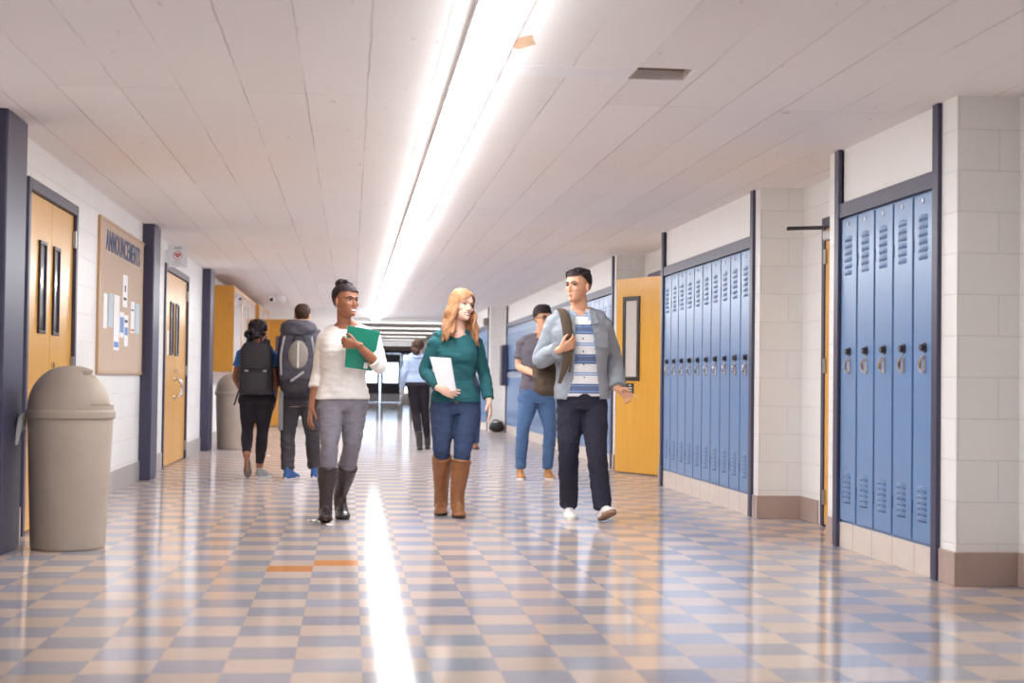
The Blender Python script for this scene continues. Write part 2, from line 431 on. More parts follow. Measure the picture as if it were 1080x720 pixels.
# ---- wooden double doors on the left wall
def hinge(parent, x, y, z, m=None):
    bm = bx((x-.004, x+.010, y-.04, y+.04, z-.055, z+.055)); cyl(bm, (x+.014, y, z-.06), (x+.014, y, z+.06), .011, 10)
    obj('hinge', bm, m or M['steel'], parent)
def slot_window(parent, x, ya, yb, za, zb, s=1):
    bm = bmesh.new(); f = .022
    for b in ((ya-f, yb+f, za-f, za), (ya-f, yb+f, zb, zb+f), (ya-f, ya, za, zb), (yb, yb+f, za, zb)): box(bm, x-.006, x+.014, *b)
    w = obj('door_window', bm, M['darkmetal'], parent, bevel=.003)
    obj('pane', bx((x-.002, x+.004, ya, yb, za, zb)), M['dglass'], w)
def double_door(name, y0, y1, win, pulls):
    d = struct(name, bx((XL-.06, XL+.02, y0-.06, y0, 0, 2.16), (XL-.06, XL+.02, y1, y1+.06, 0, 2.16), (XL-.06, XL+.02, y0, y1, 2.09, 2.16)), M['navy'], bevel=.005)
    ym = (y0+y1)/2
    for i, (a, b) in enumerate(((y0+.004, ym-.004), (ym+.004, y1-.004))):
        lf = obj('door_leaf', bx((XL-.05, XL-.005, a, b, .012, 2.085)), M['door'], d, bevel=.003)
        slot_window(lf, XL-.005, win[i][0], win[i][1], win[2][0], win[2][1])
        for z in (.16, 1.04, 1.92): hinge(lf, XL-.005, y0+.0 if i == 0 else y1, z)
        if pulls[i]:
            bm = bmesh.new(); yy = ym+(-.06 if i == 0 else .07); zc = .84
            tube(bm, [(XL-.005, yy, zc+.10), (XL+.05, yy, zc+.09), (XL+.075, yy+.02, zc), (XL+.05, yy, zc-.09), (XL-.005, yy, zc-.10)], [.011]*5, 10, 5)
            for q in (-.1, .1): cyl(bm, (XL-.006, yy, zc+q), (XL+.004, yy, zc+q), .024, 16)
            obj('pull_handle', bm, M['chrome'], lf, smooth=True)
            bm = bmesh.new(); cyl(bm, (XL-.006, yy, 1.03), (XL+.012, yy, 1.03), .02, 16); obj('lock_cylinder', bm, M['chrome'], lf)
    return d
double_door('door_1', 9.0, 10.46, ((9.36, 9.52), (9.80, 9.95), (1.25, 1.79)), (0, 1))
double_door('door_2', 15.5, 17.55, ((16.02, 16.24), (16.50, 16.74), (1.22, 1.76)), (1, 1))
for i in (): pass
o = obj('notice_slip', bx((XL-.004, XL-.001, 15.78, 15.92, 1.20, 1.46)), M['paperw']); tag(o, 'narrow white notice taped to yellow door under the round heart sign', 'notice')

# ---- single doors
d3 = struct('door_3', bx((XA-.02, XA+.06, 8.74, 8.80, 0, 2.12), (XA-.02, XA+.06, 9.68, 9.74, 0, 2.12), (XA-.02, XA+.06, 8.8, 9.68, 2.05, 2.12)), M['navy'], bevel=.004)
lf = obj('door_leaf', bx((XA-.012, XA+.04, 8.804, 9.676, .012, 2.045)), M['door'], d3, bevel=.003)
for z in (.2, 1.1, 1.85):
    bm = bx((XA-.024, XA-.008, 9.64, 9.69, z-.05, z+.05)); obj('hinge', bm, M['steel'], lf)
bm = bmesh.new(); cyl(bm, (XA-.012, 8.9, 1.0), (XA-.06, 8.9, 1.0), .012, 10); ball(bm, (XA-.075, 8.9, 1.0), .028); obj('door_knob', bm, M['chrome'], lf, smooth=True)
bm = bx((XA-.06, XA-.012, 9.35, 9.6, 1.95, 2.02)); cl = obj('door_closer', bm, M['steel'], d3, bevel=.006)
bm = bmesh.new(); tube(bm, [(XA-.05, 9.45, 2.035), (XA-.27, 9.72, 2.035)], [(.013, .006)]*2, 8, 1, spline=False); tube(bm, [(XA-.27, 9.72, 2.043), (XA-.01, 9.76, 2.06)], [(.013, .006)]*2, 8, 1, spline=False)
obj('closer_arm', bm, M['darkmetal'], cl)

d4 = struct('door_4', bx((XA-.02, XA+.12, 14.60, 14.66, 0, 2.16), (XA-.02, XA+.12, 15.62, 15.68, 0, 2.16), (XA-.02, XA+.12, 14.66, 15.62, 2.10, 2.16)), M['navy'], bevel=.004)
hp = V((XA+.0, 14.70, 0)); fe = V((2.89, 15.42, 0)); dv = (fe-hp); Lw = .86; dv.normalize()
leaf = obj('door_leaf', bx((0, Lw, -.022, .022, .012, 2.08)), M['door'], d4, bevel=.003, loc=hp)
leaf.rotation_euler = (0, 0, math.atan2(dv.y, dv.x))
bm = bmesh.new(); a0, a1, z0, z1, f = Lw-.37, Lw-.17, 1.03, 1.84, .045
for b in ((a0-f, a1+f, z0-f, z0), (a0-f, a1+f, z1, z1+f), (a0-f, a0, z0, z1), (a1, a1+f, z0, z1)): box(bm, b[0], b[1], -.036, .036, b[2], b[3])
w = obj('door_window', bm, M['darkmetal'], leaf, bevel=.004); obj('pane', bx((a0, a1, -.024, .024, z0, z1)), M['pglass'], w)
pl = obj('door_plate', bx((Lw-.32, Lw-.19, .022, .027, .83, .96)), M['darkmetal'], leaf, label='small dark plate with white lettering')
for k, s in enumerate(('STAIRS', 'FIRE DOOR', 'KEEP SHUT')[:0]): pass
bm = bmesh.new()
for k, w_ in enumerate((.045, .08, .07, .085)):
    n = 3
    for q in range(n):
        c0 = Lw-.255-w_/2+q*w_/n; box(bm, c0, c0+w_/n*.8, .027, .0285, .932-k*.027, .944-k*.027)
obj('plate_lettering', bm, M['white'], pl)
bm = bmesh.new(); cyl(bm, (Lw-.06, -.06, 1.0), (Lw-.06, .06, 1.0), .012, 10)
for s in (-1, 1): ball(bm, (Lw-.06, .07*s, 1.0), .027)
obj('door_knob', bm, M['chrome'], leaf, smooth=True)

d5 = struct('door_5', bx((-1.22, -1.17, YLS-.02, YLS+.1, 0, 2.14), (XL+.0, XL+.04, YLS-.02, YLS+.1, 0, 2.14), (XL+.04, -1.22, YLS-.02, YLS+.1, 2.08, 2.14)), M['cabwood'], bevel=.004)
lf = obj('door_leaf', bx((XL+.045, -1.225, YLS+.0, YLS+.045, .012, 2.075)), M['cabwood'], d5)
w = obj('door_window', bx((-1.50, -1.36, YLS-.014, YLS+.0, 1.05, 1.80)), M['darkmetal'], lf, bevel=.003)
obj('pane', bx((-1.48, -1.38, YLS-.017, YLS-.01, 1.07, 1.78)), M['dglass'], w)
bm = bmesh.new(); ball(bm, (-1.29, YLS-.05, 1.0), .03); cyl(bm, (-1.29, YLS-.05, 1), (-1.29, YLS, 1), .012, 10); obj('door_knob', bm, M['chrome'], lf, smooth=True)

# far glazed entrance
NV = mat('near_black_frame_paint', srgb(62, 56, 62), .45)
d6 = struct('door_6', bx((DX-1.36, DX+1.36, YE-.02, YE+.12, 2.08, 2.22), (DX-1.36, DX-1.26, YE-.02, YE+.12, 0, 2.08), (DX+1.26, DX+1.36, YE-.02, YE+.12, 0, 2.08),
    (DX-.98, DX-.88, YE-.02, YE+.12, 0, 2.08), (DX+.88, DX+.98, YE-.02, YE+.12, 0, 2.08)), NV)
for s in (-1, 1):
    a, b = (DX+.02, DX+.87) if s > 0 else (DX-.87, DX-.02); fr = .11
    l = obj('door_leaf', bx((a, b, YE+.02, YE+.07, .01, .84), (a, b, YE+.02, YE+.07, 1.68, 2.07), (a, a+fr, YE+.02, YE+.07, .84, 1.68), (b-fr, b, YE+.02, YE+.07, .84, 1.68)), NV, d6)
    obj('pane', bx((a+fr, b-fr, YE+.04, YE+.048, .84, 1.68)), M['glass'], l)
    obj('kick_plate', bx((a+.02, b-.02, YE+.005, YE+.02, .03, .36)), mat('pale_steel_kick_plate', srgb(205, 198, 196), .5), l, label='pale metal kick plate')
    obj('push_bar', bx((a+.05, b-.05, YE-.03, YE-.01, .98, 1.03)), M['steel'], l)
    sa, sb = (DX+.98, DX+1.26) if s > 0 else (DX-1.26, DX-.98)
    w = struct('window_%d' % (1 if s < 0 else 2), bx((sa, sb, YE+.02, YE+.07, 0, .42), (sa, sb, YE+.02, YE+.07, 2.0, 2.08)), M['panel'])
    obj('pane', bx((sa, sb, YE+.04, YE+.048, .42, 2.0)), M['glass'], w)
# ground outside the entrance
struct('ground_outside', bx((-20, 24, YE+.2, YE+50, -.1, -.02)), mat('snowy_pavement', srgb(214, 220, 230), .8))

# ------------------------------------------------------------------ ceiling lights
LX, LW_, LH = .545, .185, .052
proto = None
YS = 33.6; n = 0
y = YS-2.44
while y > 4.2:
    if proto is None:
        proto = thing('ceiling_light', 'long white fluorescent fixture, one link of the single strip running down the ceiling', 'ceiling light', (LX, y, CH), group='fluorescent strip along the corridor ceiling')
        obj('housing', bx((-LW_/2-.004, LW_/2+.004, .0, 2.44, -.031, 0)), M['white'], proto)
        bm = bmesh.new(); prof = [(-LW_/2, -.030), (-LW_/2, -LH+.012), (-LW_/2+.012, -LH), (LW_/2-.012, -LH), (LW_/2, -LH+.012), (LW_/2, -.030)]
        ring_loft(bm, [[V((p[0], yy, p[1])) for p in prof] for yy in (.0, 2.44)])
        obj('diffuser', bm, M['lamp'], proto)
    else: dup(proto, (LX, y, CH))
    y -= 2.44
bm = bx((-.6, .6, -.15, .15, -.05, 0))
FARL = m_emit('far_fill_diffuser', (1, .985, .97, 1), 1.15)
for k in range(7):  # panels added to brighten the far corridor beyond the end of the strip
    t = thing('fill_panel_light', 'added white fill panel across the far ceiling, %s back from the glazed doors' % ORD[6-k], 'ceiling light', (DX, 36.0+k*3.9, CH), group='added fill panels before the entrance')
    obj('housing', bx((-1.22, 1.22, -.24, .24, -.010, 0)), M['white'], t)
    obj('diffuser', bx((-1.2, 1.2, -.22, .22, -.014, -.010)), FARL, t)

# ------------------------------------------------------------------ lockers
def louvres(bm, y0, y1, zs, x):
    for z in zs:
        # pressed louvre: a little hood proud of the door
        n = 5; yc = (y0+y1)/2; hw = (y1-y0)/2
        pts = []
        top = [bm.verts.new((x, yc+hw*(k/n*2-1), z+.012+.010*(1-(k/n*2-1)**2))) for k in range(n+1)]
        lip = [bm.verts.new((x-.012*(1-(k/n*2-1)**4)-.001, yc+hw*(k/n*2-1), z-.006)) for k in range(n+1)]
        bot = [bm.verts.new((x, yc+hw*(k/n*2-1), z-.010)) for k in range(n+1)]
        for a, b in ((top, lip), (lip, bot)):
            for k in range(n): bm.faces.new((a[k], a[k+1], b[k+1], b[k]))
LZ0, LZ1 = .150, 1.972
def make_locker(wd):
    t = thing('locker', 'x', 'locker')
    obj('locker_body', bx((.0, .30, .002, wd-.002, LZ0, LZ1)), M['locker'], t)
    d = obj('locker_door', bx((-.016, .0, .012, wd-.012, LZ0+.015, LZ1-.012)), M['locker'], t, bevel=.004)
    bm = bmesh.new(); c = wd*.52
    louvres(bm, c-.062, c+.062, [1.885-.05-k*.040 for k in range(6)], -.016)
    obj('upper_louvre', bm, M['locker'], d, smooth=True)
    bm = bmesh.new(); louvres(bm, c-.062, c+.062, [.435-k*.030 for k in range(6)], -.016)
    obj('lower_louvre', bm, M['locker'], d, smooth=True)
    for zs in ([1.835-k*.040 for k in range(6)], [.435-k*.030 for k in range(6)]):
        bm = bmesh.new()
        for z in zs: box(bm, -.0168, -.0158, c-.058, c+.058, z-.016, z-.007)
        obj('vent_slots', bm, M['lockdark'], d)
    bm = bmesh.new(); cyl(bm, (-.016, c, 1.925), (-.021, c, 1.925), .014, 14); obj('number_plate', bm, M['chrome'], d)
    yd = wd*.42
    bm = bmesh.new(); cyl(bm, (-.016, yd, 1.165), (-.022, yd, 1.165), .027, 20); cyl(bm, (-.022, yd, 1.165), (-.042, yd, 1.165), .018, 20)
    obj('combination_dial', bm, M['dial'], d, label='black combination dial')
    bm = bx((-.020, -.016, yd-.016, yd+.016, 1.035, 1.125))
    tube(bm, [(-.018, yd, 1.12), (-.040, yd, 1.10), (-.040, yd, 1.06), (-.026, yd, 1.04)], [.009, .010, .010, .008], 8, 4)
    obj('lift_handle', bm, M['chrome'], d, label='chrome lift handle')
    for z in (.34, 1.70): obj('hinge', bx((-.020, -.012, wd-.016, wd-.006, z-.035, z+.035)), M['lockdark'], d)
    return t
LP = make_locker(.283); LP2 = make_locker(.30)
def bank(proto, used, x, y0, n, wd, lab, group):
    for k in range(n):
        lb = lab % ordinal(k+1)
        if not used and k == 0:
            proto.location = (x+.012, y0, 0); proto['label'] = lb; proto['group'] = group
        else: dup(proto, (x+.012, y0+k*wd, 0), lb, group)
bank(LP, False, XR, B1[0], 5, .283, '%s blue steel locker from the bare block pier in the bank of five', 'bank of five blue lockers')
bank(LP2, False, XR, B2[0], 10, .30, '%s blue steel locker from the block pier in the bank of ten', 'bank of ten blue lockers')
bank(LP2, True, XR, B3[0], 37, .30, '%s blue locker past the open yellow door in the long bank', 'long bank of blue lockers')
bank(LP2, True, XRF, B4[0], 20, .30, '%s blue locker beyond the stepped beige pier', 'far bank of blue lockers')

# ------------------------------------------------------------------ notice board and sheets
nb = thing('notice_board', 'tan cork notice board headed announcements on the white block wall', 'notice board', (XL, 12.6, 1.0))
y0, y1, z0, z1 = -1.17, 1.20, 0, 1.185
obj('cork_panel', bx((0, .014, y0, y1, z0, z1)), M['cork'], nb)
obj('board_frame', bx((0, .022, y0-.02, y0, z0-.02, z1+.02), (0, .022, y1, y1+.02, z0-.02, z1+.02), (0, .022, y0, y1, z0-.02, z0), (0, .022, y0, y1, z1, z1+.02)), m_wood('pale_board_edge', srgb(190, 150, 104), srgb(206, 170, 128)), nb)
text('board_lettering', 'ANNOUNCEMENTS', M['letter'], nb, (.0165, .02, .965), (PI/2, 0, PI/2), .235, sx=.80, ext=.002, bold=.003, space=1.14)
def sheet(px0, px1, py0, py1, m, label, marks=()):
    Yc = lambda px, py: at_x(px, py, XL+.016)
    a = at_x(px0, (py0+py1)/2, XL); b = at_x(px1, (py0+py1)/2, XL)
    za = at_x((px0+px1)/2, py0, XL).z; zb = at_x((px0+px1)/2, py1, XL).z
    o = obj('paper_sheet', bx((0, .0015, 0, b.y-a.y, 0, za-zb)), m, loc=(XL+.0145+random.uniform(0, .002), a.y, zb)); tag(o, label, 'paper', 'sheets pinned to the notice board')
    W_, H_ = b.y-a.y, za-zb
    for mm, u0, u1, v0, v1, nm in marks:
        obj(nm, bx((.0015, .0025, u0*W_, u1*W_, v0*H_, v1*H_)), M[mm], o)
def at_x(px, py, X):
    XX = px-540; ZZ = py-360; x = _c*XX+_s*ZZ; y = -_s*XX+_c*ZZ
    d = FW*FPX+RT*x-UP*y
    return V((0, 0, CAMH))+d*(X/d.x)
sheet(107, 110.8, 309, 346, 'paperw' and M['paperw'], 'plain white sheet closest to the door on the notice board')
sheet(112.5, 117, 309, 345, M['paperb'], 'pale blue sheet between two white sheets on the notice board')
sheet(117.6, 123.6, 311, 369, M['paperw'], 'longest white sheet on the notice board', (('inkblue', .1, .9, .05, .15, 'printed_band'),))
sheet(124.2, 128.6, 329, 356, M['paperw'], 'small white sheet with a blue picture on the notice board', (('inkblue', .08, .92, .2, .8, 'printed_picture'),))
sheet(128.8, 133, 332, 365, M['paperw'], 'white sheet with dark and blue print, lowest on the notice board', (('inkblue', .1, .9, .35, .6, 'printed_picture'), ('inkdark', .1, .8, .75, .84, 'printed_band')))
sheet(127.6, 132.4, 290, 324, M['paperw'], 'white sheet with a black figure, pinned above the other sheets', (('inkdark', .38, .62, .48, .68, 'printed_figure'), ('inkdark', .2, .8, .22, .30, 'printed_band')))
sheet(136, 139.8, 318, 351, M['paperw'], 'white sheet with an orange strip at its foot on the notice board', (('inkorange', .1, .9, .05, .12, 'printed_band'), ('inkdark', .1, .8, .7, .75, 'printed_line')))
sheet(140.6, 145, 320, 352, M['paperb'], 'pale blue sheet beside the navy column on the notice board')

# ------------------------------------------------------------------ projecting AED sign
sg = thing('aed_sign', 'white projecting sign with red heart in a ring above yellow doors', 'sign', (XL, 15.45, 2.11))
obj('sign_panel', bx((.03, .232, -.004, .004, 0, .235)), M['white'], sg, bevel=.003)
obj('sign_bracket', bx((0, .031, -.003, .003, .06, .18)), M['white'], sg)
cx = .131
text('sign_lettering', 'AED', M['inkdark'], sg, (cx, -.0045, .188), (PI/2, 0, 0), .042, ext=.0008)
bm = bmesh.new(); sgm = 32
for k in range(sgm):
    a, b = 2*PI*k/sgm, 2*PI*(k+1)/sgm
    q = [bm.verts.new((cx+r*math.cos(t), -.0052, .125+r*math.sin(t))) for r, t in ((.046, a), (.046, b), (.040, b), (.040, a))]
    bm.faces.new(q)
obj('red_ring', bm, M['red'], sg)
bm = bmesh.new()
hp_ = []
for k in range(40):
    t = 2*PI*k/40
    hp_.append(bm.verts.new((cx+.0019*16*math.sin(t)**3*.95, -.0052, .127+.0019*(13*math.cos(t)-5*math.cos(2*t)-2*math.cos(3*t)-math.cos(4*t)))))
bm.faces.new(hp_); obj('red_heart', bm, M['red'], sg)
bm = bmesh.new()
bp = [(.004, .018), (-.008, -.002), (-.001, -.002), (-.006, -.020), (.009, .004), (.001, .004)]
bm.faces.new([bm.verts.new((cx+a, -.0058, .127+b)) for a, b in bp]); obj('white_bolt', bm, M['white'], sg)
bm = bmesh.new()
for k, w_ in enumerate((.095, .075, .12)): box(bm, cx-w_/2, cx+w_/2, -.0052, -.004, .060-k*.018, .066-k*.018)
obj('small_print', bm, mat('pale_grey_print', srgb(190, 186, 190), .7), sg)

# ------------------------------------------------------------------ waste bins
def make_bin(label, loc):
    t = thing('waste_bin', label, 'waste bin', loc)
    bm = bmesh.new()
    lathe(bm, [(.196, 0), (.204, .012), (.232, .735), (.222, .735)], seg=48); obj('bin_body', bm, M['bin'], t, smooth=True, bevel=.004)
    bm = bmesh.new()
    lathe(bm, [(.236, .725), (.244, .730), (.244, .765), (.238, .775)], seg=48); obj('bin_rim', bm, M['bin'], t, smooth=False, bevel=.004)
    bm = bmesh.new()
    seg, nr = 72, 30
    def pt(az, el, k=1.0): return V((.234*k*math.cos(el)**.85*math.cos(az), .234*k*math.cos(el)**.85*math.sin(az), .775+.245*(k if k == 1 else k*.985)*math.sin(el)))
    az0, ha, e0, e1 = .12, 1.02, .10, 1.08
    fm = bmesh.new()
    def patch(b_, inside, k):
        G = [[b_.verts.new(pt(2*PI*i/seg+az0, min(PI/2*j/nr, PI/2-.004), k)) for i in range(seg)] for j in range(nr+1)]
        for j in range(nr):
            for i in range(seg):
                az = (2*PI*(i+.5)/seg+PI) % (2*PI)-PI; el = PI/2*(j+.5)/nr
                hole = abs(az) < ha and e0 < el < e1
                if hole == inside: b_.faces.new((G[j][i], G[j][(i+1) % seg], G[j+1][(i+1) % seg], G[j+1][i]))
        bmesh.ops.delete(b_, geom=[v for v in b_.verts if not v.link_faces], context='VERTS')
    patch(bm, False, 1.0); patch(fm, True, .915)
    dm = obj('bin_dome', bm, M['bin'], t, smooth=True)
    md = dm.modifiers.new('thick', 'SOLIDIFY'); md.thickness = .03; md.offset = -1
    md = dm.modifiers.new('split', 'EDGE_SPLIT'); md.split_angle = math.radians(40)
    fl = obj('bin_flap', fm, M['binflap'], t, smooth=True); md = fl.modifiers.new('thick', 'SOLIDIFY'); md.thickness = .01; md.offset = -1
    return t
b1 = make_bin('large stone-beige domed waste bin beside the navy column', (-1.56, 8.38, 0))
bm = bmesh.new()
for k in range(4):
    a = PI+.15*k-.2
    tube(bm, [(.235*math.cos(a), .235*math.sin(a), .75), (.262*math.cos(a), .262*math.sin(a), .735), (.27*math.cos(a+.05), .27*math.sin(a+.05), .69), (.285*math.cos(a+.05), .285*math.sin(a+.08), .64-.02*k)], [(.012, .004), (.014, .005), (.018, .006), (.008, .003)], 8, 4)
obj('liner_bag', bm, M['liner'], b1, smooth=True, label='crumpled edge of a clear bin liner')
make_bin('beige domed waste bin under the wooden display case', (-1.58, 19.98, 0))

# ------------------------------------------------------------------ wall display cases
def display_case(label, y0, y1, bays, x0=XL, x1=-1.63, z0=1.045, z1=2.24):
    t = thing('display_case', label, 'display case', (x0, y0, z0)); D = x1-x0; L = y1-y0; H = z1-z0
    obj('case_box', bx((0, D, 0, .03, 0, H), (0, D, L-.03, L, 0, H), (0, D, .03, L-.03, 0, .03), (0, D, .03, L-.03, H-.03, H), (0, .015, .03, L-.03, .03, H-.03)), M['cabwood'], t)
    for k in range(bays):
        a = .03+(L-.06)*k/bays; b = .03+(L-.06)*(k+1)/bays; f = .05
        g = obj('glass_door', bx((D-.0, D+.012, a, a+f*.5, .03, H-.03), (D, D+.012, b-f*2.2, b, .03, H-.03), (D, D+.012, a+f*.5, b-f*2.2, H-.06, H-.03), (D, D+.012, a+f*.5, b-f*2.2, .03, .06)), M['cabwood'], t)
        obj('pane', bx((D+.002, D+.007, a+f*.5, b-f*2.2, .06, H-.06)), M['mirror'], g)
        obj('shelf', bx((.02, D-.01, a, b, H*.5, H*.5+.015)), M['cabwood'], t)
display_case('wood and glass display case hung on the wall beside the last navy column', 20.35, 24.95, 3)
display_case('second wood and glass display case, hung before the far yellow door', 25.3, 28.4, 2, x1=-1.60)

# ------------------------------------------------------------------ small fixtures
sc = thing('security_camera', 'small white security camera under the ceiling by the display cases', 'camera', (-1.27, 25.1, CH))
bm = bmesh.new(); cyl(bm, (0, 0, 0), (0, 0, -.05), .04, 16); obj('mount', bm, M['white'], sc)
bm = bx((-.14, -.04, -.16, .06, -.13, -.045)); h = obj('camera_housing', bm, M['white'], sc, bevel=.012)
bm = bmesh.new(); cyl(bm, (-.09, -.16, -.09), (-.09, -.175, -.09), .028, 16); obj('lens', bm, M['lens'], h)
bm = bx((-.015, .13, -.06, .10, -.13, -.02))
for v in bm.verts:
    if v.co.z < -.1 and v.co.x < 0: v.co.x += .06
obj('sensor_housing', bm, M['white'], sc, bevel=.015)
o = thing('wall_speaker', 'small brown box speaker high above the far lockers', 'speaker', at(512.5, 339, 27.9)); o.location.x = XRF+.012
obj('speaker_box', bx((-.10, 0, -.0, .22, -.07, .07)), M['brownbox'], o, bevel=.008); obj('speaker_grille', bx((-.104, -.10, .02, .20, -.055, .055)), mat('dark_grille', srgb(110, 92, 80), .8), o)
o = thing('wall_cabinet', 'narrow dark metal cabinet on the end of the long locker bank', 'cabinet', (XR-.12, 27.0, .88))
obj('cabinet_box', bx((0, .095, 0, .32, 0, .76)), M['navy'], o, bevel=.006); obj('cabinet_door', bx((-.012, 0, .01, .31, .01, .75)), M['navy'], o, bevel=.004)
# black bag at the foot of the pier
o = thing('floor_bag', 'slumped black bag on the floor at the foot of the stepped pier', 'bag', (2.76, 27.35, 0))
bm = bmesh.new(); ball(bm, (0, 0, .09), (.15, .13, .09), 20, 12); ball(bm, (.06, -.02, .16), (.06, .07, .06), 16, 10)
for v in bm.verts: v.co += V((1, 1, .6))*.012*noise.noise(v.co*14); v.co.z = max(v.co.z, .001)
obj('bag_body', bm, M['rubber'], o, smooth=True)
bm = bmesh.new(); tube(bm, [(-.1, 0, .14), (-.06, -.02, .22), (.02, -.02, .22), (.06, 0, .16)], [(.012, .004)]*4, 8, 5); obj('bag_handle', bm, M['rubber'], o, smooth=True)
for px, py, lab, sx, sy in ((329, 549.5, 'torn white paper scrap on floor beside black boots', .05, .05), (347, 554, 'flat white paper scrap on floor just before black boots', .04, .03), (286, 507, 'crumpled white paper scrap between two pairs of walking feet', .025, .03), (283, 481, 'tiny white paper scrap on floor behind the pair with backpacks', .03, .03)):
    d = at(px, py, 10); t_ = CAMH/(CAMH-d.z); P = V((0, 0, CAMH))+(d-V((0, 0, CAMH)))*t_
    bm = bmesh.new()
    vs = [[bm.verts.new((sx*(i/3-.5)*2*.5+random.uniform(-.005, .005), sy*(j/3-.5)+random.uniform(-.005, .005), .002+random.uniform(0, .012))) for j in range(4)] for i in range(4)]
    for i in range(3):
        for j in range(3): bm.faces.new((vs[i][j], vs[i+1][j], vs[i+1][j+1], vs[i][j+1]))
    o = obj('paper_scrap', bm, M['paperw'], loc=(P.x, P.y, .0)); md = o.modifiers.new('thick', 'SOLIDIFY'); md.thickness = .001; md.offset = 1
    tag(o, lab, 'paper scrap', None)

# ------------------------------------------------------------------ people
def fuse(bm, voxel=.006, smooth=3, cut=None, wrinkle=None):
    bmesh.ops.recalc_face_normals(bm, faces=bm.faces[:])
    me = bpy.data.meshes.new('tmp'); bm.to_mesh(me); bm.free()
    o = bpy.data.objects.new('tmp', me); COL.objects.link(o)
    r = o.modifiers.new('r', 'REMESH'); r.mode = 'VOXEL'; r.voxel_size = voxel
    if smooth:
        s = o.modifiers.new('s', 'SMOOTH'); s.factor = .5; s.iterations = smooth
    dg = bpy.context.evaluated_depsgraph_get()
    out = bpy.data.meshes.new_from_object(o.evaluated_get(dg))
    bpy.data.objects.remove(o); bpy.data.meshes.remove(me)
    out.materials.clear()
    if wrinkle:
        nrm = [v.normal.copy() for v in out.vertices]
        for v, nn in zip(out.vertices, nrm): v.co += nn*wrinkle(v.co)
    if cut:
        b = bmesh.new(); b.from_mesh(out)
        bmesh.ops.delete(b, geom=[f for f in b.faces if cut(f.calc_center_median())], context='FACES')
        b.to_mesh(out); b.free()
    return out
def folds(amp, fx=9, fz=22, seed=0.0):
    def f(p):
        a = noise.noise(V((p.x*fx+seed, p.y*fx, p.z*fz+p.x*6)))
        b = noise.noise(V((p.x*fx*2.1, p.y*fx*2+seed, p.z*fz*1.7-p.x*10)))
        return amp*(a*.7+b*.4)
    return f

class Head:
    """face looks along local -y; z=0 at the chin, z=.225 at the crown"""
    RINGS = [(.000, .016, -.078, -.040), (.008, .030, -.088, -.012), (.022, .041, -.091, .004), (.040, .050, -.092, .018), (.056, .0565, -.0905, .040),
             (.075, .063, -.090, .066), (.095, .067, -.088, .082), (.113, .0695, -.083, .091), (.130, .0725, -.089, .097), (.150, .075, -.089, .099),
             (.172, .0735, -.081, .096), (.192, .066, -.066, .085), (.208, .052, -.045, .066), (.219, .034, -.022, .042), (.2245, .014, -.002, .018)]
    def __init__(s, center, yaw=0, pitch=0, roll=0, k=1.0):
        s.k = k; s.R = Matrix.Rotation(yaw, 3, 'Z') @ Matrix.Rotation(roll, 3, 'Y') @ Matrix.Rotation(pitch, 3, 'X')
        s.c = V(center)-s.R @ V((0, 0, .112*k))
    def w(s, p): return s.c+s.R @ (V(p)*s.k)
    def inv(s, q): return (s.R.transposed() @ (V(q)-s.c))/s.k
    def ring(s, z, hw, yf, yb, off=0, seg=28):
        ym = (yf+yb)/2*.6; o = []
        for i in range(seg):
            a = 2*PI*i/seg; ca, sa = math.cos(a), math.sin(a); e = 2/2.25
            x = math.copysign(abs(ca)**e, ca)*(hw+off)
            yy = math.copysign(abs(sa)**e, sa)
            y = ym+(yb+off-ym)*yy if yy > 0 else ym+(ym-yf+off)*yy
            o.append(s.w((x, y, z)))
        return o
    def skull(s, bm):
        ring_loft(bm, [s.ring(*r) for r in s.RINGS])
        # brow, cheeks, nose, ears, chin
        tube(bm, [s.w(p) for p in ((-.052, -.066, .131), (-.02, -.086, .131), (.02, -.086, .131), (.052, -.066, .131))], [.008*s.k]*4, 10, 4)
        tube(bm, [s.w(p) for p in ((0, -.084, .124), (0, -.0905, .105), (0, -.1005, .081), (0, -.096, .072))], [x*s.k for x in (.006, .0075, .0100, .008)], 12, 5)
        for q in (-1, 1):
            ball(bm, s.w((q*.0105, -.0915, .0755)), .0078*s.k, 10, 8)
            ball(bm, s.w((q*.040, -.066, .084)), (.019*s.k, .014*s.k, .018*s.k), 12, 8)
            M3 = s.R @ Matrix.Rotation(q*.35, 3, 'Z')
            ball(bm, s.w((q*.0745, .012, .100)), (.009*s.k, .018*s.k, .031*s.k), 12, 10, M3)
        ball(bm, s.w((0, -.086, .014)), .016*s.k, 12, 8)
    def cap(s, off=.010, off_top=.014, keep=None, lump=0, seed=0, vox=.005):
        bm = bmesh.new()
        ring_loft(bm, [s.ring(z+off_top*((z/.22)**3), hw, yf, yb, off) for z, hw, yf, yb in s.RINGS[2:]])
        wr = (lambda p: lump*noise.noise(p*70+V((seed, 0, 0)))) if lump else None
        return fuse(bm, vox, 2, (lambda q: not keep(s.inv(q))), wr)
